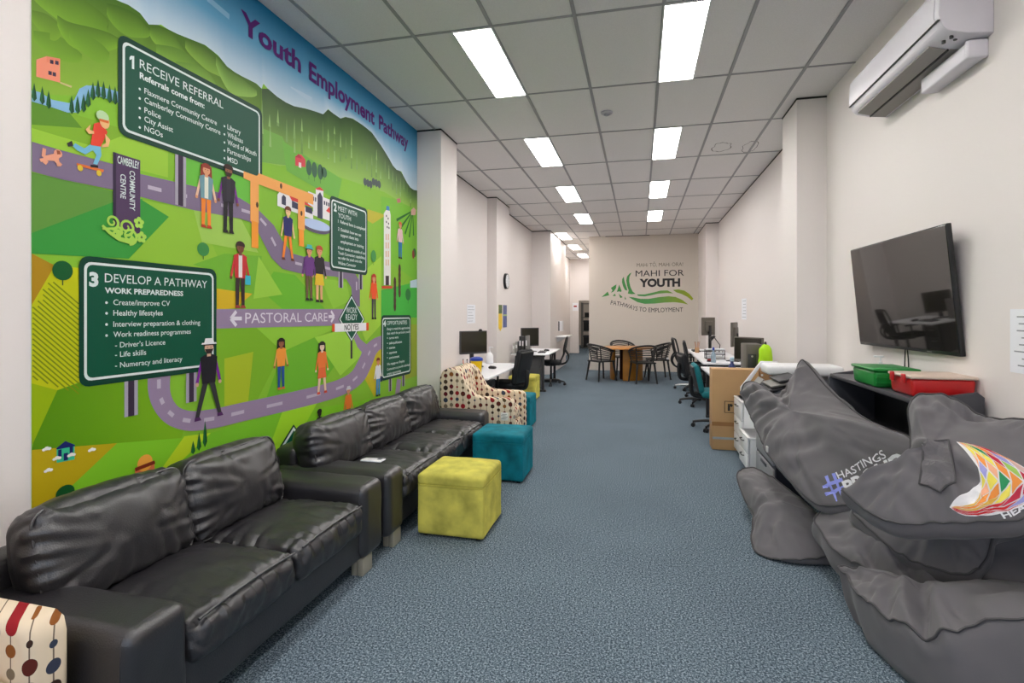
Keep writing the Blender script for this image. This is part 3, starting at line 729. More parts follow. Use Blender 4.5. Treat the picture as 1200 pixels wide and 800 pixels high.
for (u, v) in ((53, 526), (65, 537), (82, 533), (55, 551), (106, 527), (41.5, 543)):
    if u == 41.5: continue
    P = Ink(); c = W(u, v)
    for dx, dz, r in ((-.010, 0, .008), (0, .003, .010), (.010, 0, .008)): P.ell((c[0] + dx, c[1] + dz), r, r * .8, (246, 246, 240), 11, 10)
    P.build('printed_sheep', mural)
P = Ink(); P.px([(449, 250), (451.5, 246), (456, 247), (457, 252), (457, 334), (449, 334)], (240, 238, 232), 9); P.px([(446.5, 335), (459, 335), (459, 338), (446.5, 338)], (214, 72, 40), 10); P.px([(451, 323), (455, 323), (455, 334), (451, 334)], (70, 54, 60), 10); P.px([(452, 241), (455.5, 242), (455.5, 247), (452, 246)], (80, 150, 210), 9)
for (u, v) in ((452, 253), (454, 256), (452, 260), (454.5, 262), (453, 266), (455, 267)): P.ell(W(u, v), .012, .012, (60, 60, 70), 10, 8)
for v in (274, 284, 294, 304): P.px([(451, v), (452.3, v), (452.3, v + 7), (451, v + 7)], (232, 190, 160), 10); P.px([(453.7, v), (455, v), (455, v + 7), (453.7, v + 7)], (232, 190, 160), 10)
P.build('printed_clock_tower', mural, 'tall white clock tower drawn on the mural')
for (u, v0, v1) in ((467.5, 312, 346), (462, 327, 362)):
    P = Ink()
    for k in range(5): P.ell(W(u, v0 + (v1 - v0) * (k + .5) / 5), .028, .055, (84, 54, 48), 10, 10)
    P.build('carved_post', mural)
P = Ink(); P.px([(480, 329), (488, 327), (488, 337), (480, 337)], (206, 226, 240), 9); P.ell(W(485, 296), .045, .05, (36, 96, 50), 9, 12); P.ell(W(483.5, 298), .03, .05, (150, 50, 50), 10, 12); P.px([(481, 246), (484, 243), (487, 246), (486, 252), (481, 252)], (230, 180, 170), 9); P.px([(464, 233), (468, 232), (469, 237), (465, 238)], (200, 120, 120), 9); P.build('printed_farm', mural)
def tree(u, v, ru, rv, col, stem=True, cone=False, label=None):
    P = Ink(); c = W(u, v); ry = W(u, v - rv)[1] - c[1]; rx = W(u + ru, v)[0] - c[0]
    if stem: P.line([(c[0], c[1] - ry * 1.5), (c[0], c[1])], rx * .12, (60, 90, 50), 8)
    if cone:
        for s, cc in ((-1, col), (1, tuple(int(k * .75) for k in col))):
            P.poly([(c[0], c[1] + ry), (c[0] + s * rx * .7, c[1] + ry * .1), (c[0] + s * rx, c[1] - ry * .6), (c[0], c[1] - ry)], cc, 9)
    else: P.ell(c, rx, ry, col, 9, 20)
    P.build('printed_tree', mural, label)
tree(72, 317, 12, 11.5, (14, 92, 44)); tree(237, 292, 7, 8, (62, 142, 72)); tree(437, 300, 3, 7, (70, 150, 76)); tree(477.5, 345, 3, 7, (40, 120, 54)); tree(75, 577, 11, 9, (10, 84, 36), False)
for (u, v) in ((361, 196.5), (367.5, 199), (374.5, 201.5), (379, 202)): tree(u, v, 3.2, 9 if u < 378 else 6, (62, 104, 78))
for k in range(6): tree(427 + k * 3.3, 213 + (k % 3) * 1.5, 2, 4.5, (78, 92, 90))
for (u, v) in ((38.5, 108), (48, 112), (55.5, 117), (82.5, 123), (89.5, 123), (96.5, 121), (102, 115), (107.5, 107), (113.5, 104), (120, 106), (127, 110), (133.5, 112)): tree(u, v, 3, 11, (34, 100, 56), False, True)
for (u, v, r) in ((225, 524, 5), (232, 517, 8), (239, 508, 13)): tree(u, v, 2.6, r + 3, (26, 110, 50), False, True)

# ---------------------------------------------------------------- people drawn on the mural
def figure(u, vf, vh, label, skin=(226, 160, 120), hair=(60, 40, 34), top=(80, 80, 90), sleeve=None, legs=(60, 60, 66), shoe=(40, 34, 34),
           walk=0.0, skirt=None, hat=None, longhair=False, beard=False, lens=0, vest=None, bag=None, w=1.22):
    P = Ink(); f = Vector(W(u, vf)); h = W(u, vh)[1] - f.y
    def q(pts, c, l): P.poly([(f.x + x * h * w, f.y + z * h) for x, z in pts], c, l)
    sleeve = sleeve or top
    for s in (-1, 1):
        fx = s * (0.045 + walk); q([(s * .005 - .0, .47), (s * .075, .47), (fx + s * .028, .03), (fx - s * .02, .03)], legs, 14)
        q([(fx - .035, 0), (fx + .05, 0), (fx + .03, .045), (fx - .03, .045)], shoe, 15)
        q([(s * .10, .77), (s * .075, .72), (s * .13, .46), (s * .165, .47)], sleeve, 14)
        P.ell((f.x + s * .148 * h * w, f.y + .45 * h), .022 * h * w, .026 * h, skin, 15, 8)
    q([(-.085, .45), (.085, .45), (.11, .78), (.05, .815), (-.05, .815), (-.11, .78)], top, 16)
    if vest: q([(-.03, .46), (.03, .46), (.03, .80), (-.03, .80)], vest, 17)
    if skirt: q([(-.08, .50), (.08, .50), (.11, .30), (-.11, .30)], skirt, 16)
    if bag: q([(.08, .5), (.17, .5), (.17, .36), (.08, .36)], bag, 17)
    q([(-.025, .79), (.025, .79), (.025, .86), (-.025, .86)], skin, 17)
    if longhair: q([(-.085, .97), (.085, .97), (.095, .70), (-.095, .70)], hair, 15)
    P.ell((f.x, f.y + .945 * h), .075 * h * w, .062 * h, hair, 17, 14); P.ell((f.x, f.y + .895 * h), .058 * h * w, .068 * h, skin, 18, 14)
    q([(-.06, .93), (.06, .93), (.045, .975), (-.045, .975)], hair, 19)
    if beard: q([(-.055, .885), (.055, .885), (.03, .825), (-.03, .825)], hair, 19)
    for s in (-1, 1): P.ell((f.x + s * .022 * h * w, f.y + .905 * h), .007 * h, .008 * h, (40, 30, 30), 19, 6)
    if hat:
        q([(-.10, .945), (.10, .945), (.09, .965), (-.09, .965)], hat, 20); q([(-.065, .96), (.065, .96), (.05, 1.02), (-.05, 1.02)], hat, 20)
    P.build('printed_figure', mural, label)
OR = (250, 140, 46)
figure(240, 267, 192, 'printed figure with red hair and orange trousers', hair=(150, 60, 44), top=(118, 160, 170), sleeve=(240, 200, 170), legs=OR, shoe=(190, 60, 40), longhair=True, vest=(236, 236, 220))
figure(266, 273, 193, 'printed bearded figure in black with purple sleeves beside the gateway', skin=(150, 96, 70), top=(44, 40, 52), sleeve=(122, 52, 140), legs=(34, 32, 38), beard=True, vest=(52, 48, 60))
figure(280, 361, 283, 'printed figure in an open red jacket looking at a phone', skin=(130, 80, 56), top=(206, 52, 56), legs=(58, 42, 44), shoe=(170, 70, 60), vest=(240, 230, 230), bag=(60, 190, 210))
figure(336, 305, 242, 'printed figure in navy shirt and orange trousers walking on the road', hair=(120, 60, 40), top=(36, 40, 104), sleeve=(240, 200, 150), legs=OR, shoe=(110, 60, 40), walk=.06, skin=(246, 206, 150))
figure(361, 352, 288, 'printed figure in a purple jacket with a teal cap', hair=(90, 60, 40), top=(112, 60, 136), legs=(112, 86, 62), hat=(70, 190, 190), w=1.3)
figure(373, 354, 288, 'printed red-haired figure in black top and yellow shorts', hair=(196, 80, 50), top=(44, 38, 44), legs=(234, 180, 130), skirt=(240, 200, 50), w=1.3)
figure(243, 490, 398, 'printed figure in white hat and purple sleeves striding by sign three', skin=(220, 176, 150), hair=(50, 36, 34), top=(30, 28, 36), sleeve=(130, 40, 156), legs=(52, 52, 54), shoe=(86, 44, 100), walk=.10, beard=True, hat=(240, 240, 244))
figure(328, 456, 396, 'printed figure in orange top and blue jeans with long black hair', skin=(160, 100, 70), hair=(34, 26, 26), top=(250, 160, 60), sleeve=(240, 180, 100), legs=(34, 80, 150), shoe=(220, 110, 60), longhair=True, w=1.3)
figure(376, 461, 400, 'printed figure in a short orange dress with bobbed black hair', hair=(32, 26, 28), top=(244, 130, 60), legs=(240, 210, 180), skirt=(236, 110, 60), shoe=(220, 80, 60), walk=.04, longhair=True, skin=(240, 210, 190), w=1.3)
figure(442, 464, 419, 'printed figure in white shirt and blue trousers beside sign four', hair=(120, 60, 40), top=(240, 240, 244), legs=(60, 150, 210), skin=(226, 150, 110), bag=(40, 50, 90), w=1.3)
figure(437, 374, 321, 'printed red-haired figure in an orange top', hair=(200, 60, 44), top=(244, 90, 40), legs=(70, 66, 76), longhair=True, w=1.2)
figure(468, 303, 260, 'printed small figure in blue jeans by the vineyard rows', hair=(220, 120, 60), top=(236, 200, 200), legs=(40, 130, 190), w=1.3)
figure(407, 500, 453, 'printed grey-haired figure rising behind the far sofa', hair=(206, 206, 214), top=(240, 130, 50), legs=(70, 50, 50), hat=(206, 206, 214), w=1.3)
P = Ink(); P.px([(156, 549), (179, 541), (180, 560), (158, 566)], (226, 120, 80), 14); P.ell(W(168, 542), .042, .042, (250, 176, 70), 15, 18); P.px([(156, 548), (179, 539), (180, 543), (157, 552)], (130, 44, 24), 16)
P.build('printed_figure', mural, 'printed head in an orange cap rising behind the near sofa')
figure(373, 530, 479, 'printed dark head rising behind the far sofa', hair=(30, 28, 26), skin=(40, 34, 30), top=(60, 60, 60), w=1.2)
# the skateboarder and the dog
P = Ink(); RD, JB, SK = (232, 70, 50), (120, 190, 220), (246, 190, 130)
P.px([(108, 145), (116, 143), (124, 155), (116, 172), (104, 170)], RD, 15); P.px([(104, 146), (98, 152), (102, 157), (108, 157), (108, 154), (103, 152)], SK, 16); P.px([(121, 157), (127, 164), (125, 172), (117, 173), (118, 170), (122, 168)], SK, 16)
P.px([(104, 169), (116, 171), (117, 182), (112, 193), (107, 192), (111, 182), (107, 176), (98, 181), (88, 176), (83, 171), (86, 168), (97, 174)], JB, 14)
P.px([(76, 168), (82, 165), (84, 171), (78, 172)], (40, 34, 40), 15); P.px([(104, 193), (113, 194), (113, 197), (104, 196)], (40, 34, 40), 15)
P.ell(W(120.5, 143), .024, .032, SK, 17, 12); P.ell(W(118, 136.5), .03, .026, (190, 220, 170), 18, 12); P.px([(114, 139), (125, 142), (125, 145), (114, 142)], (238, 120, 60), 19)
P.px([(88, 191), (120, 199), (119, 202), (88, 194)], (230, 120, 60), 13)
for (u, v) in ((92, 197), (114, 203)): P.ell(W(u, v), .012, .014, (230, 200, 60), 14, 10)
P.build('printed_figure', mural, 'printed skateboarder in a red shirt and pale cap')
P = Ink(); DG = (244, 170, 140)
P.px([(48, 183), (62, 180), (68, 184), (66, 189), (50, 188)], DG, 13); P.ell(W(66, 180), .017, .018, DG, 14, 10); P.px([(64, 176), (68, 177), (69, 181), (65, 181)], (150, 80, 50), 15)
for a, c in (((51, 187), (45, 188)), ((53, 188), (50, 192)), ((63, 188), (70, 194)), ((65, 187), (67, 195)), ((49, 184), (50, 174))): P.line([W(*a), W(*c)], .014, DG, 13)
P.build('printed_dog', mural, 'printed small tan dog running along the road')
# ================================================================ leather sofas
def leather_mat():
    m = bpy.data.materials.new('black leather'); m.use_nodes = True
    nt = m.node_tree; N = nt.nodes; L = nt.links; p = N['Principled BSDF']
    p.inputs['Base Color'].default_value = (*lin((34, 32, 36)), 1); p.inputs['Roughness'].default_value = 0.36; p.inputs['Specular IOR Level'].default_value = 1.0
    tc = N.new('ShaderNodeTexCoord')
    v = N.new('ShaderNodeTexVoronoi'); v.inputs['Scale'].default_value = 170; L.new(tc.outputs['Object'], v.inputs['Vector'])
    n = N.new('ShaderNodeTexNoise'); n.noise_type = 'RIDGED_MULTIFRACTAL'; n.inputs['Scale'].default_value = 4.5; n.inputs['Detail'].default_value = 3; n.inputs['Distortion'].default_value = 0.5; L.new(tc.outputs['Object'], n.inputs['Vector'])
    b1 = N.new('ShaderNodeBump'); b1.inputs['Strength'].default_value = 0.16; b1.inputs['Distance'].default_value = 0.004; L.new(v.outputs['Distance'], b1.inputs['Height'])
    b2 = N.new('ShaderNodeBump'); b2.invert = True; b2.inputs['Strength'].default_value = 0.35; b2.inputs['Distance'].default_value = 0.012; L.new(n.outputs['Fac'], b2.inputs['Height'])
    L.new(b1.outputs['Normal'], b2.inputs['Normal']); L.new(b2.outputs['Normal'], p.inputs['Normal'])
    r = N.new('ShaderNodeMapRange'); r.inputs['To Min'].default_value = 0.38; r.inputs['To Max'].default_value = 0.54; L.new(n.outputs['Fac'], r.inputs['Value']); L.new(r.outputs['Result'], p.inputs['Roughness'])
    return m
LEATHER = leather_mat()
SATIN = mat('satin steel foot', (176, 170, 154), 0.4, metal=0.25)
def piping_loop(mb, c, d, rot, r=0.006, k=0.94, face=0, rad=0.06, off=0.0):
    """rounded-rectangle welt around one face (axis, sign) of a cushion"""
    h = Vector(d) / 2; ax, sg = face; a1, a2 = (ax + 1) % 3, (ax + 2) % 3; P = []
    for sx, sy, q in ((1, 1, 0), (-1, 1, 1), (-1, -1, 2), (1, -1, 3)):
        for i in range(6):
            t = (q + i / 5) * PI / 2; p = Vector((0, 0, 0))
            p[a1] = sx * (h[a1] - rad) + rad * math.cos(t); p[a2] = sy * (h[a2] - rad) + rad * math.sin(t); p[ax] = sg * (h[ax] * k + off)
            P.append(Vector(c) + rot @ p)
    mb.tube(P, r, 6, closed=True)
def sofa(label, y0, y1, nb, xb=-2.43, depth=0.89, seed=0.0, arm=0.235, hb=0.79, armh=0.525, bs=.12, be=.255):
    Lh = y1 - y0
    t = thing('leather_sofa', label, 'sofa', (xb, y0, 0), 0)
    b = Mb(); b.soft((0.45, Lh / 2, 0.20), (0.80, Lh - 0.10, 0.21), 0.03, 12, amp=.004, seed=seed); b.build('base', LEATHER, t)
    b = Mb(); b.soft((0.10, Lh / 2, 0.36), (0.18, Lh - 0.06, 0.55), 0.05, 16, amp=.006, seed=seed + 2); b.build('back_frame', LEATHER, t)
    for i, yc in enumerate((arm / 2, Lh - arm / 2)):
        b = Mb(); b.soft((depth / 2 + 0.02, yc, 0.095 + (armh - 0.095) / 2), (depth - 0.05, arm, armh - 0.095), 0.05, 20, bulge=(0, .004, .008), amp=.004, sc=5, seed=seed + 3 * i)
        a = b.build('arm', LEATHER, t)
        w = Mb(); x = depth - 0.035
        w.tube([(x - .012, yc - arm / 2 + .004, .12), (x - .01, yc - arm / 2 + .006, armh - .07), (x - .012, yc - arm / 2 + .03, armh - .016), (x - .012, yc, armh - .001), (x - .012, yc + arm / 2 - .03, armh - .016), (x - .01, yc + arm / 2 - .006, armh - .07), (x - .012, yc + arm / 2 - .004, .12)], .005, 6, sub=5)
        w.tube([(0.08, yc + (arm / 2 + .001) * (1 if i == 0 else -1), armh - .10), (x, yc + (arm / 2 + .001) * (1 if i == 0 else -1), armh - .10)], .003, 5)
        w.build('piping', LEATHER, a)
    ys = arm; ns = nb; wsz = (Lh - 2 * arm) / ns
    for k in range(ns):
        c = (0.585, ys + wsz * (k + .5), 0.348); d = (0.62, wsz - .008, 0.185)
        random.seed(int(seed * 10) + k); cr = []
        for i in range(9):
            y = -d[1] / 2 + d[1] * (i + .2 + .6 * random.random()) / 9; cr.append((d[0] / 2, y, d[0] / 2 - .10 - .12 * random.random(), y + .05 * (random.random() - .5), .014 + .008 * random.random(), .010))
        for s_ in (-1, 1):
            for i in range(4):
                x = -d[0] / 2 + d[0] * (i + random.random()) / 4; cr.append((x, s_ * d[1] / 2, x + .08 * (random.random() - .5), s_ * (d[1] / 2 - .10 - .12 * random.random()), .016, .009))
        b = Mb(); b.soft(c, d, 0.06, 44, bulge=(.012, 0, .028), amp=.008, sc=6, seed=seed + 5 + 3.1 * k, fold=.006, creases=cr, cax=2)
        o = b.build('seat_cushion', LEATHER, t)
        w = Mb(); P = [(c[0] + d[0] / 2 - .012, ys + wsz * k + .03 + (wsz - .06) * i / 14, 0.428 + .012 * math.sin(PI * i / 14) + .004 * noise.noise(Vector((i, k, seed)))) for i in range(15)]
        w.tube(P, .0055, 6); w.build('piping', LEATHER, o)
    tot = Lh - bs - be; wb = tot / nb
    for k in range(nb):
        R = Matrix.Rotation(math.radians(-13), 4, 'Y')
        c = Vector((0.265, bs + wb * (k + .5), 0.41 + (hb - 0.41) / 2)); d = (0.215, wb + .006, hb - 0.39)
        random.seed(int(seed * 10) + 50 + k); cr = []
        for s_ in (-1, 1):
            for i in range(6):
                z = -d[2] / 2 + d[2] * (i + .2 + .6 * random.random()) / 6; ln = .10 + .16 * random.random()
                cr.append((s_ * d[1] / 2, z, s_ * (d[1] / 2 - ln), z * .55 - .05 + .06 * random.random(), .013 + .010 * random.random(), .008))
        for i in range(4):
            y = -d[1] / 2 + d[1] * (i + random.random()) / 4; cr.append((y, -d[2] / 2, y * .6, -d[2] / 2 + .10 + .10 * random.random(), .018, .010))
        for i in range(3):
            y = -d[1] / 2 + d[1] * (i + random.random()) / 3; cr.append((y, d[2] / 2, y * .8, d[2] / 2 - .08 - .06 * random.random(), .016, .007))
        b = Mb(); b.soft(c, d, 0.075, 48, bulge=(.048, .006, .02), amp=.010, sc=5, seed=seed + 20 + 2.7 * k, rot=R, fold=.006, creases=cr, cax=0)
        o = b.build('back_cushion', LEATHER, t)
        w = Mb(); piping_loop(w, c, (d[0], d[1] - .015, d[2] - .01), R.to_3x3(), .0055, 0.62, (0, 1), .06); w.build('piping', LEATHER, o)
    for yc in (0.16, Lh - 0.16):
        for xc in (depth - .045, 0.12):
            b = Mb(); b.box((xc, yc, .05), (.035, .11, .10), .004); b.box((xc - .04, yc, .05), (.035, .11, .10), .004); b.build('foot', SATIN, t)
    return t
sofa('black leather two-cushion sofa nearest the camera, its arm beside the spotted armchair', 1.30, 2.955, 2, seed=1.0, hb=.79)
sofa('longer black leather three-cushion sofa with a white phone on its near arm', 3.02, 5.29, 3, seed=7.0, hb=0.765, armh=0.515, bs=.03, be=.14)
pc = at_z(438, 538.5, 0.527)
t = thing('smartphone', 'white smartphone lying on the near arm of the far black sofa', 'phone', (pc.x, pc.y - .01, 0.5225), 0.0)
b = Mb(); b.box((0, 0, .006), (.155, .075, .010), .006, 3); b.build('case', mat('white glossy phone', (240, 240, 245), .15), t)
b = Mb(); b.box((.045, .012, .0125), (.03, .032, .003), .003); b.build('camera_bump', mat('grey phone camera', (120, 122, 130), .25), t)

# ================================================================ velvet ottomans
def velvet(name, rgb, var=.35):
    m = mat(name, rgb, .75, spec=.2, sheen=.8, bump=.15, bscale=500, var=var, vscale=7)
    return m
LIME = velvet('lime velvet', (198, 190, 88), .34); TEAL = velvet('teal velvet', (8, 112, 128), .4)
def ottoman(label, loc, m, w=.48, h=.43, rz=0):
    t = thing('cube_ottoman', label, 'ottoman', loc, rz)
    b = Mb(); b.soft((0, 0, .015 + (h - .085) / 2), (w - .004, w - .004, h - .085), .018, 14, amp=.003, sc=5, seed=loc[1]); b.build('body', m, t)
    b = Mb(); b.soft((0, 0, h - .0425), (w, w, .085), .028, 16, bulge=(0, 0, .012), amp=.003, sc=6, seed=loc[1] + 4); o = b.build('top_pad', m, t)
    w_ = Mb(); piping_loop(w_, (0, 0, h - .08), (w - .002, w - .002, .01), Matrix.Identity(3), .004, 1, (2, 1), .03); w_.build('piping', m, o)
    for sx in (-1, 1):
        for sy in (-1, 1):
            b = Mb(); b.cyl((sx * .19, sy * .19, 0), (sx * .19, sy * .19, .02), .02); b.build('foot', BLACK_PLASTIC, t)
    return t
ottoman('lime green velvet cube ottoman standing nearest the camera by the far black sofa', (-1.255, 3.565, 0), LIME)
ottoman('teal velvet cube ottoman directly behind the nearer lime ottoman', (-1.262, 4.79, 0), TEAL)
ottoman('teal velvet cube ottoman in front of the spotted armchair beside the desk', (-1.64, 6.93, 0), TEAL, w=.46)
ottoman('lime green velvet cube ottoman beyond the black chair at the first left desk', (-2.01, 9.08, 0), LIME)

# ================================================================ spotted armchairs
def spotted_mat():
    m = bpy.data.materials.new('cream fabric with coloured spots on stems'); m.use_nodes = True
    nt = m.node_tree; N = nt.nodes; L = nt.links; p = N['Principled BSDF']; p.inputs['Roughness'].default_value = .85; p.inputs['Specular IOR Level'].default_value = .15
    tc = N.new('ShaderNodeTexCoord'); sx = N.new('ShaderNodeSeparateXYZ'); L.new(tc.outputs['Object'], sx.inputs[0])
    ad = N.new('ShaderNodeMath'); ad.operation = 'ADD'; L.new(sx.outputs['X'], ad.inputs[0]); L.new(sx.outputs['Y'], ad.inputs[1])
    K = 15.0
    fl = N.new('ShaderNodeMath'); fl.operation = 'MULTIPLY'; fl.inputs[1].default_value = K; L.new(ad.outputs[0], fl.inputs[0])
    fr = N.new('ShaderNodeMath'); fr.operation = 'PINGPONG'; fr.inputs[1].default_value = .5; L.new(fl.outputs[0], fr.inputs[0])   # 0 on columns
    co = N.new('ShaderNodeMath'); co.operation = 'ROUND'; L.new(fl.outputs[0], co.inputs[0])
    wn = N.new('ShaderNodeTexWhiteNoise'); wn.noise_dimensions = '1D'; L.new(co.outputs[0], wn.inputs['W'])
    zz = N.new('ShaderNodeMath'); zz.operation = 'MULTIPLY_ADD'; zz.inputs[1].default_value = K; L.new(sx.outputs['Z'], zz.inputs[0]); L.new(wn.outputs['Value'], zz.inputs[2])
    zr = N.new('ShaderNodeMath'); zr.operation = 'ROUND'; L.new(zz.outputs[0], zr.inputs[0])
    zd = N.new('ShaderNodeMath'); zd.operation = 'SUBTRACT'; L.new(zz.outputs[0], zd.inputs[0]); L.new(zr.outputs[0], zd.inputs[1])
    cv = N.new('ShaderNodeCombineXYZ'); L.new(co.outputs[0], cv.inputs[0]); L.new(zr.outputs[0], cv.inputs[1])
    w2 = N.new('ShaderNodeTexWhiteNoise'); w2.noise_dimensions = '2D'; L.new(cv.outputs[0], w2.inputs['Vector'])
    d = N.new('ShaderNodeCombineXYZ'); L.new(fr.outputs[0], d.inputs[0]); L.new(zd.outputs[0], d.inputs[1])
    ln = N.new('ShaderNodeVectorMath'); ln.operation = 'LENGTH'; L.new(d.outputs[0], ln.inputs[0])
    rad = N.new('ShaderNodeMapRange'); rad.inputs['To Min'].default_value = .15; rad.inputs['To Max'].default_value = .40; L.new(w2.outputs['Value'], rad.inputs['Value'])
    lt = N.new('ShaderNodeMath'); lt.operation = 'LESS_THAN'; L.new(ln.outputs['Value'], lt.inputs[0]); L.new(rad.outputs['Result'], lt.inputs[1])
    st = N.new('ShaderNodeMath'); st.operation = 'LESS_THAN'; st.inputs[1].default_value = .035; L.new(fr.outputs[0], st.inputs[0])
    r = N.new('ShaderNodeValToRGB'); r.color_ramp.interpolation = 'CONSTANT'; E = r.color_ramp.elements
    cols = [(92, 40, 34), (148, 34, 40), (84, 66, 46), (60, 66, 84), (140, 84, 40), (128, 112, 92), (108, 30, 40), (60, 42, 36)]
    E[0].color = (*lin(cols[0]), 1); E[1].position = 1 / 8; E[1].color = (*lin(cols[1]), 1)
    for i in range(2, 8): e = E.new(i / 8); e.color = (*lin(cols[i]), 1)
    sc_ = N.new('ShaderNodeSeparateXYZ'); L.new(w2.outputs['Color'], sc_.inputs[0]); L.new(sc_.outputs['Y'], r.inputs['Fac'])
    m1 = N.new('ShaderNodeMixRGB'); m1.inputs[1].default_value = (*lin((226, 208, 182)), 1); m1.inputs[2].default_value = (*lin((120, 104, 90)), 1); L.new(st.outputs[0], m1.inputs['Fac'])
    m2 = N.new('ShaderNodeMixRGB'); L.new(lt.outputs[0], m2.inputs['Fac']); L.new(m1.outputs[0], m2.inputs[1]); L.new(r.outputs['Color'], m2.inputs[2]); L.new(m2.outputs[0], p.inputs['Base Color'])
    return m
SPOT = spotted_mat()
def armchair(label, loc, rz=0, D=1.0):
    t = thing('spotted_armchair', label, 'armchair', loc, rz)
    Wd = .68
    prof = [(0.0, .10), (0.0, .82), (.03, .89), (.10, .93), (.19, .92), (.26, .87), (.31, .79), (.36, .70), (.42, .645), (.50, .625), (.84, .62), (.885, .60), (.90, .555), (.90, .10)]
    P2 = [(x * D, z) for x, z in prof]
    for s, nm in ((0, 'arm_panel'), (1, 'arm_panel')):
        b = Mb(); b.prism(P2, .12, Matrix.Translation((0, s * (Wd - .12) - Wd / 2, 0)), .028, 4); b.build(nm, SPOT, t, ang=50)
    b = Mb(); b.soft((.17 * D, 0, .60), (.20, Wd - .22, .64), .07, 18, bulge=(.03, 0, .01), rot=(0, math.radians(-9), 0)); b.build('backrest', SPOT, t)
    b = Mb(); b.soft((.52 * D, 0, .40), (.66 * D, Wd - .235, .16), .05, 16, bulge=(.01, 0, .025)); b.build('seat_cushion', SPOT, t)
    b = Mb(); b.span((.05, -Wd / 2 + .11, .10), (.87 * D, Wd / 2 - .11, .33), .02); b.build('base', SPOT, t)
    for x in (.07, .83 * D):
        for y in (-Wd / 2 + .07, Wd / 2 - .07):
            b = Mb(); b.cyl((x, y, 0), (x, y, .11), .018, .026); b.build('leg', mat('dark wood leg', (60, 42, 34), .4), t)
    return t
c = armchair('cream spotted armchair beyond the far black sofa, backed against the pillar', (-2.145, 5.71, 0), 0, .93)
b = Mb(); b.box((.74, -.3415, .43), (.085, .003, .085), .001); tg = b.build('care_tag', mat('white care tag', (240, 236, 230), .7), c)
w = Mb()
for k in range(5): w.box((.74 + .012 * (k % 3) - .012, -.3435, .405 + .012 * k), (.05, .001, .003))
w.build('tag_print', BLACK_PLASTIC, tg, smooth=False)
armchair('cream spotted armchair at the bottom left corner in front of the near black sofa', (-2.43, 0.92, 0), 0, .79)
# ================================================================ office chairs
MESHB = mat('black mesh fabric', (30, 30, 32), .7, bump=.3, bscale=300)
FABK = mat('black chair fabric', (34, 35, 38), .85, bump=.2, bscale=350)
TEALF = mat('teal chair fabric', (8, 112, 120), .8, bump=.2, bscale=350)
def star_base(t, hub, legs_m, h=.42, r=.31):
    b = Mb(); b.cyl((0, 0, .07), (0, 0, .12), .035); b.cyl((0, 0, .10), (0, 0, h), .025, .02, 14); b.build('gas_column', hub, t)
    for k in range(5):
        a = k * 2 * PI / 5 + .35; ca, sa = math.cos(a), math.sin(a)
        b = Mb(); b.tube([(ca * .03, sa * .03, .105), (ca * r * .6, sa * r * .6, .095), (ca * r, sa * r, .072)], [.020, .017, .013], 8, sub=3); o = b.build('base_arm', legs_m, t)
        w = Mb(); w.cyl((ca * r, sa * r, .085), (ca * r, sa * r, .05), .010)
        for s in (-1, 1): w.cyl((ca * r - sa * .008 * s, sa * r + ca * .008 * s, .028), (ca * r - sa * .026 * s, sa * r + ca * .026 * s, .028), .028, seg=14)
        w.build('caster', BLACK_PLASTIC, o)
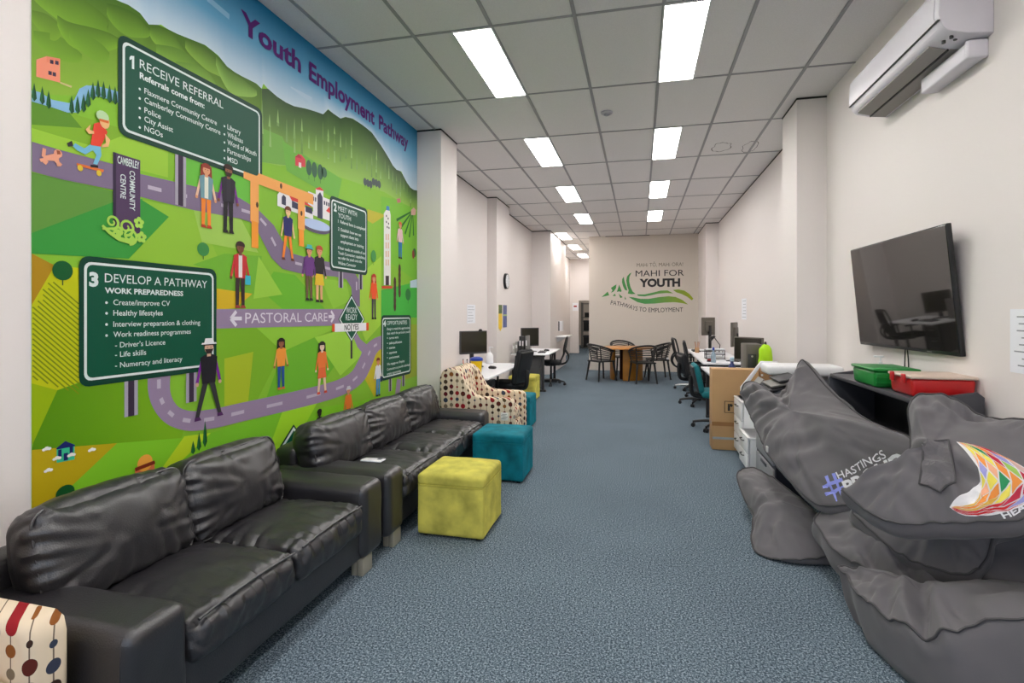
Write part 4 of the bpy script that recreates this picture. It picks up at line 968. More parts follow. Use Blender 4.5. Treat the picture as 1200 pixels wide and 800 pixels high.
def office_chair(label, loc, rz, style, group=None, top=1.0):
    t = thing('office_chair', label, 'office chair', loc, rz, group)
    star_base(t, CHROME if style == 'chrome' else BLACK_PLASTIC, CHROME if style == 'chrome' else BLACK_PLASTIC)
    fab = TEALF if style == 'teal' else FABK
    b = Mb(); b.soft((.02, 0, .475), (.48, .48, .085), .04, 14, bulge=(0, 0, .015)); b.build('seat', fab, t)
    b = Mb(); b.box((0, 0, .42), (.22, .2, .03), .01); b.build('tilt_mechanism', BLACK_PLASTIC, t)
    if style in ('mesh', 'chrome'):
        f = Mb(); P = []
        for (x, y, z) in ((-.21, .19, .52), (-.275, .21, .66), (-.285, .225, .80), (-.33, .22, .98), (-.345, .17, 1.02), (-.345, -.17, 1.02), (-.33, -.22, .98), (-.285, -.225, .80), (-.275, -.21, .66), (-.21, -.19, .52)): P.append((x, y, z))
        f.tube(P, .017, 8, closed=True, sub=4); f.build('back_frame', BLACK_PLASTIC, t)
        m = Mb(); n = 10; V = []; Fc = []
        for i in range(n + 1):
            z = .53 + (1.005 - .53) * i / n; x = -.215 - .13 * (i / n) + .02 * math.sin(PI * i / n) * -1
            for j in range(n + 1):
                y = (-.2 + .4 * j / n) * (.93 + .09 * math.sin(PI * i / n)); V.append((x + .02 * math.cos(PI * (j / n - .5)) - .02, y, z))
        for i in range(n):
            for j in range(n):
                a = i * (n + 1) + j; Fc.append((a, a + 1, a + n + 2, a + n + 1))
        m.add(V, Fc); o = m.build('mesh_panel', MESHB, t); md = o.modifiers.new('t', 'SOLIDIFY'); md.thickness = .004
        l = Mb()
        for s in (-1, 1): l.tube([(-.10, s * .05, .43), (-.29, s * .06, .46), (-.37, s * .08, .56), (-.36, s * .09, .66), (-.29, s * .12, .76)], .016, 8, sub=4)
        l.build('back_support', BLACK_PLASTIC, t)
    else:
        b = Mb(); R = Matrix.Rotation(math.radians(-12), 4, 'Y')
        zc = (top + .50) / 2; hh = top - .50
        b.soft((-.255, 0, zc), (.075, .44, hh), .036, 18, bulge=(.015, 0, .01), rot=R); o = b.build('backrest', fab, t)
        s = Mb(); s.soft((-.292, 0, zc - .01), (.03, .42, hh - .03), .015, 14, bulge=(.012, 0, 0), rot=R); s.build('back_shell', DARK if style == 'teal' else BLACK_PLASTIC, t)
        l = Mb(); l.tube([(-.08, 0, .43), (-.27, 0, .43), (-.33, 0, .50), (-.335, 0, .70)], [.03, .022], 8, sub=4); l.build('back_support', BLACK_PLASTIC, t)
    if style != 'armless':
        for s in (-1, 1):
            a = Mb(); a.tube([(.0, s * .22, .43), (.0, s * .285, .45), (-.01, s * .295, .60), (-.01, s * .295, .665)], .016, 8, sub=4); o = a.build('armrest', BLACK_PLASTIC, t)
            p = Mb(); p.box((.02, s * .295, .68), (.24, .075, .03), .012, 3); p.build('arm_pad', BLACK_PLASTIC, o)
    return t
office_chair('black fabric office chair turned to the first left desk beside the far lime ottoman', (-1.93, 7.52, 0), PI - .25, 'fabric')
office_chair('black mesh office chair at the farther left desk beside the corridor', (-1.86, 11.05, 0), PI + .1, 'mesh')
office_chair('black mesh office chair at the far end of the right-hand desks, on a silver base', (1.0, 10.95, 0), .1, 'chrome')
office_chair('black mesh-backed office chair between the silver-based chair and the padded black chair', (1.12, 9.86, 0), -.1, 'mesh')
office_chair('padded black office chair just beyond the teal chair on the right', (.97, 9.18, 0), .15, 'fabric', top=.86)
office_chair('teal upholstered office chair beside the cardboard box', (1.0, 7.3, 0), .0, 'teal', top=.86)

# ================================================================ round table and woven-back chairs
WOOD = mat('honey oak veneer', (190, 128, 62), .35, var=.12, vscale=6)
WOODD = mat('golden oak panel', (170, 112, 30), .4, var=.18, vscale=5)
TC = Vector((-.30, 12.42, 0))
t = thing('round_table', 'round oak meeting table with curved panel base in front of the logo wall', 'table', TC)
b = Mb(); b.lathe([(.0, .715), (.585, .715), (.60, .72), (.60, .735), (.59, .742), (0, .742)], seg=48); b.build('table_top', WOOD, t)
for k in range(3):
    a0 = -PI / 2 + k * 2 * PI / 3 + .52
    b = Mb(); n = 12; V = []; Fc = []
    for i in range(n + 1):
        a = a0 - .72 + 1.44 * i / n
        for r in (.36, .385):
            for z in (0, .715): V.append((r * math.cos(a), r * math.sin(a), z))
    for i in range(n):
        q = 4 * i
        for f in ((0, 1, 5, 4), (2, 6, 7, 3), (1, 3, 7, 5), (0, 4, 6, 2)): Fc.append(tuple(q + j for j in f))
    Fc += [(0, 2, 3, 1), (4 * n, 4 * n + 1, 4 * n + 3, 4 * n + 2)]
    b.add(V, Fc); b.build('base_panel', WOODD, t)
b = Mb(); b.cyl((0, 0, 0), (0, 0, .715), .16, seg=20); b.build('core', mat('dark red brown core', (70, 34, 24), .5), t)
CHB = mat('black woven plastic', (34, 33, 34), .45)
def cafe_chair(label, loc, rz):
    t = thing('cafe_chair', label, 'chair', loc, rz)
    b = Mb(); b.soft((0, 0, .445), (.46, .46, .035), .017, 12, bulge=(0, 0, -.008)); b.build('seat', CHB, t)
    # rim: from front arm tip round the back to the other arm
    def rim(a, lev): # a in [-1,1], lev 0..1
        th = a * 1.95; R = .235 + .05 * lev; top = .46 + (.37 * lev) * (1 - .42 * abs(a) ** 1.8)
        return Vector((-R * math.cos(th) * (1 + .16 * lev) + .01, R * 1.02 * math.sin(th), top))
    b = Mb(); b.tube([rim(-1 + 2 * i / 28, 1) for i in range(29)], .024, 8); bo = b.build('back_rim', CHB, t)
    for lv in (.16, .30, .44, .58, .72, .86):
        s = Mb(); s.tube([rim(-.93 + 1.86 * i / 24, lv) for i in range(25)], .011, 6); s.build('back_slat', CHB, bo)
    for a in (-.93, -.45, .45, .93):
        s = Mb(); s.tube([rim(a, 0), rim(a, .5), rim(a, 1)], .015, 6); s.build('back_upright', CHB, bo)
    for sx in (-1, 1):
        for sy in (-1, 1):
            l = Mb(); l.tube([(sx * .19, sy * .19, .45), (sx * .25, sy * .235, 0)], [.024, .018], 8); l.build('leg', CHB, t)
    return t
cafe_chair('black slatted cafe chair at the left side of the round table', (TC.x - .56, TC.y - .40, 0), .72)
cafe_chair('black slatted cafe chair behind the round table nearest the corridor corner', (TC.x - .12, TC.y + .86, 0), -PI / 2 + .35)
cafe_chair('black slatted cafe chair in front of the round table with its back to the camera', (TC.x + .36, TC.y - .62, 0), PI / 2 + .35)
cafe_chair('black slatted cafe chair at the right side of the round table beside the wall socket', (TC.x + .70, TC.y + .22, 0), PI + .2)

# ================================================================ desks
def desk(label, x0, y0, x1, y1, h=.74, corner=None, legc=None):
    t = thing('office_desk', label, 'desk', ((x0 + x1) / 2, (y0 + y1) / 2, 0)); w, d = x1 - x0, y1 - y0
    b = Mb(); b.box((0, 0, h - .0125), (w, d, .025), .004); b.build('desk_top', WHITE, t)
    lm = legc or DARK
    for sy in (-1, 1):
        b = Mb(); y = sy * (d / 2 - .09)
        b.box((-w / 2 + .09, y, h / 2 - .02), (.05, .05, h - .06), .004); b.box((w / 2 - .12, y, h / 2 - .02), (.05, .05, h - .06), .004); b.box((0, y, .025), (w - .12, .06, .04), .006); b.box((0, y, h - .045), (w - .16, .05, .035), .004)
        b.build('leg_frame', lm, t)
    b = Mb(); b.box((0, 0, h - .05), (.05, d - .24, .04), .004); b.build('crossbar', lm, t)
    return t
desk('white desk behind the spotted armchair with the first left monitor', -2.63, 6.08, -1.80, 8.0)
desk('white desk with the row of files and the far left monitor', -2.46, 9.9, -1.72, 11.5)
desk('white desk at the right wall beside the teal chair', .88, 6.55, 1.72, 8.15)
desk('white desk in the right-hand row holding the document trays', .98, 8.72, 1.72, 10.35)
desk('white desk at the far end of the right-hand row', 1.0, 10.37, 1.72, 12.1)
def pedestal(label, loc, w, d, h, body, n, handle, rz=0):
    """front faces +X"""
    t = thing('drawer_pedestal', label, 'drawer unit', loc, rz)
    b = Mb(); b.box((-.01, 0, h / 2 + .02), (d - .02, w, h - .04), .004); b.build('carcass', body, t)
    b = Mb(); b.box((0, 0, h - .01), (d + .01, w + .008, .02), .004); b.build('top_panel', body, t)
    hh = (h - .07) / n
    for k in range(n):
        z = .05 + hh * (k + .5); q = Mb(); q.box((d / 2 - .005, 0, z), (.018, w - .012, hh - .008), .003); dr = q.build('drawer', body, t)
        q = Mb(); q.tube([(d / 2 + .004, -.06, z + hh * .22), (d / 2 + .026, -.05, z + hh * .22), (d / 2 + .026, .05, z + hh * .22), (d / 2 + .004, .06, z + hh * .22)], .005, 6); q.build('handle', handle, dr)
    b = Mb()
    for sx in (-1, 1):
        for sy in (-1, 1): b.cyl((sx * (d / 2 - .06), sy * (w / 2 - .05), 0), (sx * (d / 2 - .06), sy * (w / 2 - .05), .04), .018, seg=10)
    b.build('castors', BLACK_PLASTIC, t)
    return t
GPED = mat('dark grey metal drawers', (78, 78, 82), .45)
pedestal('dark grey drawer unit under the desk with the files, behind the far lime ottoman', (-2.17, 10.31, 0), .42, .50, .66, GPED, 3, CHROME)
pedestal('dark grey drawer unit under the first left desk behind the spotted armchair', (-2.25, 6.9, 0), .42, .50, .60, GPED, 3, CHROME)
pedestal('white three-drawer unit beside the cardboard box', (1.235, 5.95, 0), .44, .43, .62, WHITE_PLASTIC, 3, BLACK_PLASTIC, PI)
pedestal('low white two-drawer unit half hidden behind the bean bags', (1.22, 5.47, 0), .43, .46, .36, WHITE_PLASTIC, 2, BLACK_PLASTIC, PI)

# ================================================================ monitors
def monitor(label, loc, rz, w=.52, h=.33, zc=.33, tilt=0, back=DARK, rim=BLACK_PLASTIC, screen=SCREEN, cable=False):
    """screen faces +X; loc on the desk"""
    t = thing('computer_monitor', label, 'monitor', loc, rz)
    b = Mb(); b.box((0, 0, .006), (.20, .24, .012), .005); b.build('stand_base', rim, t)
    b = Mb(); b.box((-.05, 0, zc / 2 + .02), (.03, .06, zc), .006); b.build('stand_neck', rim, t)
    R = Matrix.Rotation(tilt, 4, 'Y')
    b = Mb(); b.box((0, 0, zc), (.035, w, h), .008, rot=R); b.box((-.028, 0, zc), (.04, w * .6, h * .6), .015, rot=R); p = b.build('housing', back, t)
    b = Mb(); b.box((.0175, 0, zc + .006), (.004, w - .03, h - .04), .001, rot=R); b.build('screen', screen, p, smooth=False)
    return t
DT = .7405
SCR2 = mat('dark olive screen', (44, 42, 34), .12, spec=.5)
m1 = monitor('black monitor on the first left desk behind the yellow container', (-2.40, 7.35, DT), -.72, .46, .34, .36, screen=SCR2)
b = Mb(); b.cyl((.02, .10, .535), (.05, .10, .535), .022); b.box((.0, .10, .52), (.05, .07, .02), .006); b.build('webcam', BLACK_PLASTIC, m1)
monitor('slim black monitor on the farther left desk beside the files', (-2.22, 10.55, DT), -.85, .42, .38, .30, screen=SCR2)
GM = mat('taupe grey monitor back', (98, 93, 84), .45)
monitor('grey-backed monitor at the far end of the right-hand desks', (1.38, 11.4, DT), 2.2, .34, .37, .52, back=GM)
monitor('tall grey monitor seen edge-on in the middle of the right-hand desks', (1.52, 9.2, DT), 2.75, .36, .40, .44, back=GM)
monitor('large dark monitor beside the hi-vis vest at the right wall', (1.44, 7.6, DT), 3.9, .44, .33, .30, back=GM, screen=SCR2)
# ================================================================ things on the left desks
def cup(label, loc, r0, r1, h, m, lid=None, lidh=.03, name='tub', cat='container'):
    t = thing(name, label, cat, loc)
    b = Mb(); b.lathe([(0, 0), (r0, 0), (r0 + .002, .004), (r1, h), (r1 - .006, h), (r1 - .008, h - .005), (0, h - .006)], seg=24); b.build('body', m, t)
    if lid: b = Mb(); b.lathe([(0, h - .004), (r1 + .006, h - .004), (r1 + .008, h + .004), (r1 + .002, h + lidh), (r1 * .6, h + lidh + .012), (0, h + lidh + .014)], seg=24); b.build('lid', lid, t)
    return t
YEL = mat('yellow plastic', (246, 206, 12), .4); BLU = mat('blue plastic', (30, 66, 170), .4)
p = at_z(559, 444, .74)
cup('yellow container with a blue lid on the corner of the first left desk', (-2.0, 6.25, DT), .055, .075, .20, YEL, BLU)
t = cup('pale mint cup beside the yellow container on the first left desk', (-2.21, 6.42, DT), .045, .055, .13, mat('mint plastic', (170, 222, 200), .4), name='cup', cat='cup')
for k, (dx, dy, c) in enumerate(((-.02, .01, (230, 120, 60)), (.015, .02, (60, 60, 70)), (.02, -.01, (220, 220, 225)))):
    q = thing('pen', ['orange pen standing in the mint cup', 'dark pen standing in the mint cup', 'white pen standing in the mint cup'][k], 'pen', (-2.21 + dx, 6.42 + dy, DT + .12))
    b = Mb(); b.cyl((0, 0, -.10), (dx * .5, dy * .5, .06), .005, seg=8); b.build('barrel', mat('pen %d' % k, c, .4), q)
    b = Mb(); b.cyl((dx * .5, dy * .5, .06), (dx * .55, dy * .55, .075), .006, seg=8); b.build('cap', BLACK_PLASTIC, q)
t = thing('spray_bottle', 'white pump bottle at the far edge of the first left desk', 'bottle', (-2.30, 7.86, DT))
b = Mb(); b.lathe([(0, 0), (.055, 0), (.06, .01), (.06, .13), (.03, .17), (.016, .18), (.016, .20), (0, .20)], seg=20); b.build('body', WHITE_PLASTIC, t)
b = Mb(); b.cyl((0, 0, .20), (0, 0, .25), .008); b.box((.02, 0, .255), (.07, .02, .015), .005); b.build('pump', WHITE_PLASTIC, t)
def mouse(label, loc, rz=0):
    t = thing('computer_mouse', label, 'mouse', loc, rz)
    b = Mb(); b.soft((0, 0, .016), (.11, .065, .032), .015, 10, bulge=(0, 0, .008)); b.build('body', BLACK_PLASTIC, t)
    b = Mb(); b.cyl((.03, -.004, .036), (.03, .004, .036), .008, seg=12); b.build('scroll_wheel', GREY, t)
mouse('black mouse on the first left desk', (-2.05, 7.15, DT), 2.8)
mouse('black mouse on the farther left desk beside its keyboard', (-1.90, 10.75, DT), 3.1)
def keyboard(label, loc, rz):
    t = thing('keyboard', label, 'keyboard', loc, rz)
    b = Mb(); b.box((0, 0, .009), (.15, .43, .018), .005); b.build('body', BLACK_PLASTIC, t)
    b = Mb()
    for i in range(4):
        for j in range(14): b.box((-.05 + .032 * i, -.195 + .03 * j, .021), (.024, .024, .008), .002, 1)
    b.build('keys', DARK, t)
keyboard('black keyboard in front of the far left monitor', (-1.92, 10.36, DT), 0.1)
for k, (x, h, c, l) in enumerate(((-2.42, .20, (196, 192, 186), 'pale grey file, first of the row on the farther left desk'), (-2.365, .23, (150, 148, 146), 'grey file beside the pale first file on the farther left desk'), (-2.29, .34, (40, 40, 42), 'tall black file in the middle of the row on the farther left desk'), (-2.235, .33, (58, 56, 56), 'dark charcoal file next to the tall black one'), (-2.165, .35, (120, 118, 116), 'tall grey file nearest the far left monitor'))):
    t = thing('lever_arch_file', l, 'file', (x, 10.08, DT), 0, 'files on the farther left desk')
    b = Mb(); b.box((0, 0, h / 2), (.040, .25, h), .003); b.build('cover', mat('file cover %d' % k, c, .5), t)
    b = Mb(); b.box((0, -.126, h * .6), (.026, .002, h * .3)); b.build('spine_label', WHITE_PLASTIC, t)

# ================================================================ things on the left walls
def paper(name, label, cat, x, y, z, w, h, nrm, m, lines=6, tone=(150, 152, 158)):
    t = thing(name, label, cat, (x, y, z), 0)
    b = Mb(); b.box((nrm * .0015, 0, 0), (.002, w, h)); b.build('sheet', m, t, smooth=False)
    q = Mb(); random.seed(int(y * 100))
    for k in range(lines):
        ll = w * (.5 + .3 * random.random()); q.box((nrm * .0032, -(w * .8 - ll) / 2 * 1, h * .38 - h * .76 * k / max(1, lines - 1)), (.0008, ll, h * .02))
    q.build('print_lines', mat('grey print', tone, .7), t, smooth=False)
    return t
PAP = mat('white paper', (242, 243, 248), .7)
paper('paper_notice', 'white paper notice above the first left monitor', 'notice', -2.65, 8.0, 1.52, .42, .30, 1, PAP)
paper('paper_notice', 'white paper notice on the far right wall above the desks', 'notice', 1.745, at_x(872, 362, 1.745).y, at_x(872, 362, 1.745).z, .42, .36, -1, PAP)
paper('paper_notice', 'white paper sheet at the right edge of the photo beside the screen', 'notice', 1.73, at_x(1203, 400, 1.73).y, at_x(1200, 400, 1.73).z, .21, .30, -1, PAP, 8)
t = thing('wall_clock', 'round black-rimmed wall clock above the tall posters on the left', 'clock', (-2.478, 9.52, 2.135))
b = Mb(); b.cyl((0, 0, 0), (.045, 0, 0), .15, .145, 32); b.build('rim', BLACK_PLASTIC, t)
b = Mb(); b.cyl((.044, 0, 0), (.047, 0, 0), .125, .125, 32); d = b.build('dial', mat('white clock dial', (236, 238, 240), .4), t)
q = Mb()
for k in range(12):
    a = k * PI / 6; q.box((.0478, .105 * math.sin(a), .105 * math.cos(a)), (.001, .008, .02), rot=Matrix.Rotation(-a, 4, 'X'))
q.build('hour_marks', BLACK_PLASTIC, d, smooth=False)
for l, a, w in ((.07, 2.6, .008), (.10, .7, .006)):
    q = Mb(); q.box((.049, math.sin(a) * l / 2, math.cos(a) * l / 2), (.001, w, l), rot=Matrix.Rotation(-a, 4, 'X')); q.build('hand', BLACK_PLASTIC, d, smooth=False)
t = thing('tall_poster', 'tall poster with a green top and yellow lower half on the left pillar', 'poster', (-2.4795, 9.17, 1.475))
b = Mb(); b.box((.0015, 0, 0), (.002, .24, .42)); b.build('sheet', YEL, t, smooth=False)
b = Mb(); b.box((.003, 0, .13), (.001, .24, .16)); b.build('photo_panel', mat('green photo print', (96, 116, 70), .6, var=.4, vscale=14), t, smooth=False)
b = Mb(); b.prism([(-.12, -.21), (.12, -.21), (.0, -.27)], .002, Matrix.Translation((.0005, 0, 0)) @ Matrix.Rotation(-PI / 2, 4, 'Z')); b.build('pointed_foot', YEL, t, smooth=False)
t = thing('tall_poster', 'tall blue poster beside the yellow one on the left pillar', 'poster', (-2.4795, 9.50, 1.475))
b = Mb(); b.box((.0015, 0, 0), (.002, .28, .42)); b.build('sheet', mat('slate blue print', (92, 102, 150), .6, var=.25, vscale=9), t, smooth=False)
b = Mb(); b.box((.003, 0, .02), (.001, .28, .03)); b.build('band', mat('pale green print', (170, 190, 130), .6), t, smooth=False)
t = thing('sanitiser_dispenser', 'white wall dispenser above a small white shelf at the corridor corner', 'dispenser', (-2.18, 14.25, 1.18))
b = Mb(); b.box((.06, 0, 0), (.12, .22, .28), .02, 3); b.build('cover', WHITE_PLASTIC, t)
b = Mb(); b.box((.02, -.112, 0), (.03, .012, .26), .004); b.build('side_strip', DARK, t)
t = thing('wall_shelf', 'small white shelf below the wall dispenser at the corridor corner', 'shelf', (-2.18, 14.2, .90))
b = Mb(); b.box((.16, 0, 0), (.32, .9, .035), .005); b.build('board', WHITE_PLASTIC, t)
for s in (-1, 1): b = Mb(); b.prism([(0, -.018), (.2, -.018), (0, -.16)], .02, Matrix.Translation((0, s * .3 - .01, 0))); b.build('bracket', WHITE_PLASTIC, t)
t = thing('fire_sign', 'small white sign with a red mark beside the far doorway', 'sign', (-2.42, 19.995, 1.78))
b = Mb(); b.box((0, -.003, 0), (.22, .006, .3)); b.build('plate', PAP, t, smooth=False)
b = Mb(); b.box((0, -.007, .02), (.12, .002, .06)); b.build('red_mark', mat('red print', (170, 40, 44), .5), t, smooth=False)
t = thing('storage_shelf', 'open shelving with dark boxes in the room beyond the corridor', 'shelving', (-1.95, 23.0, 0))
for z in (.05, .75, 1.35, 1.95): b = Mb(); b.box((0, 0, z), (1.1, .5, .03)); b.build('shelf_board', GREY, t)
for sx in (-1, 1):
    for sy in (-1, 1): b = Mb(); b.box((sx * .53, sy * .23, 1.0), (.04, .04, 2.0)); b.build('post', GREY, t)
for k, (x, z, w, h, l) in enumerate(((-.2, .77, .5, .45, 'dark box on the lower shelf beyond the far doorway'), (-.15, 1.365, .5, .2, 'small dark box on the middle shelf beyond the far doorway'), (-.2, .065, .5, .5, 'dark box at the bottom of the shelving beyond the far doorway'))):
    q = thing('storage_box', l, 'box', (-1.95 + x, 23.0, z), 0)
    b = Mb(); b.span((-w / 2, -.2, 0), (w / 2, .2, h * .85), .01); b.build('body', BLACK_PLASTIC, q); b = Mb(); b.span((-w / 2 - .01, -.21, h * .85), (w / 2 + .01, .21, h), .006); b.build('lid', DARK, q)

# ================================================================ logo wall
LK = mat('near black wall lettering', (36, 34, 36), .5); LGY = mat('grey brown wall lettering', (120, 112, 90), .6)
def green_mat():
    m = bpy.data.materials.new('green wave print'); m.use_nodes = True; nt = m.node_tree; p = nt.nodes['Principled BSDF']; p.inputs['Roughness'].default_value = .5
    tc = nt.nodes.new('ShaderNodeTexCoord'); s = nt.nodes.new('ShaderNodeSeparateXYZ'); mr = nt.nodes.new('ShaderNodeMapRange'); mr.inputs['From Min'].default_value = -.6; mr.inputs['From Max'].default_value = 1.3
    r = nt.nodes.new('ShaderNodeValToRGB'); r.color_ramp.elements[0].color = (*lin((70, 150, 72)), 1); r.color_ramp.elements[1].color = (*lin((160, 176, 20)), 1); e = r.color_ramp.elements.new(.45); e.color = (*lin((78, 160, 84)), 1)
    nt.links.new(tc.outputs['Object'], s.inputs[0]); nt.links.new(s.outputs['X'], mr.inputs['Value']); nt.links.new(mr.outputs['Result'], r.inputs['Fac']); nt.links.new(r.outputs['Color'], p.inputs['Base Color'])
    return m
GREENW = green_mat()
logo = thing('wall_logo', 'black and green Mahi for Youth wall lettering with waves and fern triangles', 'wall lettering', (0, 14.148, 0))
def LPt(x, y): p = at_y(690 + x / 8.571, 290 + y / 8.571, 14.15); return Vector((p.x, 0, p.z))
def ltext(name, st, a, b_, cap, m, bold=0, up=None, shear=0):
    q = Mb(); pa, pb = LPt(*a), LPt(*b_)
    pb.z = pa.z = (pa.z + pb.z) / 2 if up is None else pa.z
    plain_letters(q, st, pa, pb, cap, (0, 0, 1), (0, -.001, 0), bold, shear); q.build(name, m, logo, smooth=False, dbl=True)
ltext('small_lettering', 'MAHi T\u014c, MAHi ORA!', (482, 192), (946, 186), .10, LGY, -.005)
ltext('lettering', 'MAHI FOR', (470, 290), (956, 282), .165, LK, .0)
ltext('bold_lettering', 'YOUTH', (508, 391), (918, 388), .205, LK, .05)
# curved line of lettering
q = Mb(); path = smooth([LPt(*p) for p in ((218, 572), (300, 585), (380, 605), (470, 632), (560, 643), (680, 650), (800, 645), (945, 645))], 8)
dist = [0]
for a, c in zip(path[:-1], path[1:]): dist.append(dist[-1] + (c - a).length)
V, Fc, w = text_geo('PATHWAYS TO EMPLOYMENT', 0.0)
VV = []
for x, y in V:
    s = x / w * dist[-1]; i = max(k for k in range(len(dist)) if dist[k] <= s + 1e-9); i = min(i, len(path) - 2)
    d = (path[i + 1] - path[i]).normalized(); p = path[i] + d * (s - dist[i]); n = Vector((-d.z, 0, d.x)); VV.append(p + n * (.12 * y) + Vector((0, -.001, 0)))
q.add(VV, Fc); q.build('curved_lettering', LK, logo, smooth=False, dbl=True)
def wave(name, P, closed_smooth=True):
    q = Mb(); pts = [LPt(*p) for p in P]; q.add([p + Vector((0, -.001, 0)) for p in pts], [tuple(range(len(pts)))]); q.build(name, GREENW, logo, smooth=False, dbl=True)
wave('green_wave', [(400, 495), (450, 500), (520, 515), (600, 515), (700, 498), (800, 488), (870, 495), (940, 525), (998, 572), (940, 558), (860, 548), (760, 552), (660, 562), (560, 565), (490, 548), (440, 520)])
wave('green_wave', [(480, 470), (560, 470), (640, 452), (720, 432), (790, 430), (850, 460), (780, 456), (700, 462), (620, 480), (560, 490), (500, 486)])
wave('green_wave', [(845, 425), (900, 420), (960, 432), (1010, 465), (1050, 512), (1035, 530), (990, 495), (930, 465), (880, 450)])
wave('green_flame', [(432, 250), (408, 262), (384, 290), (376, 330), (384, 380), (400, 430), (392, 462), (430, 468), (470, 465), (440, 440), (418, 395), (406, 340), (408, 295), (420, 268)])
wave('green_flame', [(352, 292), (336, 315), (334, 350), (345, 390), (362, 425), (388, 432), (378, 395), (362, 350), (355, 318)])
wave('green_triangle', [(278, 368), (272, 410), (250, 440), (222, 455), (238, 430), (222, 405)])
wave('green_triangle', [(306, 372), (330, 436), (322, 445), (306, 440), (282, 444)])
wave('green_triangle', [(190, 442), (206, 478), (128, 497)]); wave('green_triangle', [(240, 486), (262, 462), (272, 486)]); wave('green_triangle', [(300, 462), (342, 498), (316, 506)]); wave('green_triangle', [(360, 490), (376, 518), (362, 520)])
t = thing('power_socket', 'white double power socket low on the logo wall right of the round table', 'power socket', (.665, 14.15, .335))
b = Mb(); b.box((0, -.006, 0), (.13, .012, .08), .004); b.build('plate', WHITE_PLASTIC, t)
for s in (-1, 1): b = Mb(); b.box((s * .035, -.014, .02), (.018, .006, .012), .002); b.build('switch', GREY, t)

# ================================================================ right-hand desks: small things
t = thing('document_tray', 'black wire document tray on the middle right desk', 'tray', (1.27, 9.62, DT))
for z in (.0, .07, .14):
    b = Mb(); b.box((0, 0, z + .006), (.32, .25, .006), .002); b.build('tier', BLACK_PLASTIC, t)
for sx in (-1, 1):
    for sy in (-1, 1): b = Mb(); b.cyl((sx * .15, sy * .11, 0), (sx * .15, sy * .11, .15), .006, seg=8); b.build('post', BLACK_PLASTIC, t)
for k in range(3):
    q = thing('paper_stack', ['papers in the bottom of the wire tray', 'papers in the middle of the wire tray', 'papers on top of the wire tray'][k], 'papers', (1.27, 9.62, DT + .0095 + .07 * k))
    b = Mb()
    for j in range(4): b.box((.004 * j, -.003 * j, .004 + .006 * j), (.28, .20, .005), rot=(0, 0, .03 * j))
    b.build('sheets', PAP, q)
t = thing('pen_holder', 'tan pot of pencils on the farthest right desk', 'pen pot', (1.12, 11.0, DT))
b = Mb(); b.lathe([(0, 0), (.04, 0), (.045, .10), (.04, .10), (.038, .01), (0, .01)], seg=18); b.build('pot', mat('tan pot', (190, 150, 110), .6), t)
for k in range(5):
    a = k * 1.3; q = thing('pencil', 'pencil standing in the tan pot on the farthest right desk', 'pencil', (1.12, 11.0, DT + .015), 0, 'pencils in the tan pot')
    b = Mb(); b.cyl((.012 * math.cos(a), .012 * math.sin(a), 0), (.05 * math.cos(a), .05 * math.sin(a), .20), .004, seg=6); b.build('shaft', mat('pencil tan', (200, 130, 80), .6), q)
    b = Mb(); b.cyl((.05 * math.cos(a), .05 * math.sin(a), .20), (.052 * math.cos(a), .052 * math.sin(a), .212), .004, .001, seg=6); b.build('tip', BLACK_PLASTIC, q)
t = thing('desk_lamp', 'thin black jointed desk lamp between the right-hand monitors', 'desk lamp', (1.48, 10.6, DT))
b = Mb(); b.lathe([(0, 0), (.07, 0), (.07, .015), (0, .02)], seg=20); b.build('base', BLACK_PLASTIC, t)
b = Mb(); b.tube([(0, 0, .01), (.02, .03, .18), (-.10, -.02, .34)], .008, 8); b.build('arm', BLACK_PLASTIC, t)
b = Mb(); b.cyl((-.08, -.01, .35), (-.16, -.04, .30), .02, .045, 14); b.build('shade', BLACK_PLASTIC, t)
def bottle(label, loc, m, cap, r=.035, h=.2):
    t = thing('drink_bottle', label, 'bottle', loc)
    b = Mb(); b.lathe([(0, 0), (r, 0), (r * 1.04, .01), (r * 1.04, h * .62), (r * .75, h * .8), (r * .42, h * .88), (r * .42, h), (0, h)], seg=20); b.build('body', m, t)
    b = Mb(); b.lathe([(0, h), (r * .5, h), (r * .5, h + .035), (r * .3, h + .045), (0, h + .045)], seg=16); b.build('cap', cap, t)
bottle('navy blue drink bottle on the right desk just above the cardboard box', (1.07, 6.62, DT), mat('navy bottle', (28, 46, 110), .3), mat('pale blue cap', (170, 200, 220), .3), .045, .22)
bottle('clear water bottle with a blue label on the middle right desk', (1.15, 8.85, DT), mat('clear blue bottle', (176, 200, 214), .15, alpha=.7), BLU, .035, .20)
t = thing('stapler', 'red stapler by the wire document tray', 'stapler', (1.14, 9.0, DT), .4)
b = Mb(); b.box((0, 0, .01), (.15, .035, .02), .005); b.build('base', BLACK_PLASTIC, t); b = Mb(); b.box((0, 0, .035), (.14, .032, .022), .008, rot=(0, -.08, 0)); b.build('arm', mat('red stapler arm', (160, 30, 34), .4), t)
keyboard('black keyboard on the farthest right desk', (1.14, 11.45, DT), PI)
t = thing('computer_tower', 'grey computer tower beside the dark monitor on the right', 'computer', (1.40, 7.20, DT))
b = Mb(); b.box((0, 0, .20), (.20, .36, .40), .012); b.build('case', GM, t)
b = Mb(); b.box((-.03, -.182, .16), (.10, .006, .24), .002); b.build('front_panel', DARK, t)
b = Mb(); b.cyl((-.03, -.185, .25), (-.03, -.19, .25), .012, seg=12); b.build('power_button', CHROME, t)
t = thing('hi_vis_bag', 'fluorescent yellow-green bag standing beside the grey computer tower', 'bag', (1.50, 6.90, DT + .012))
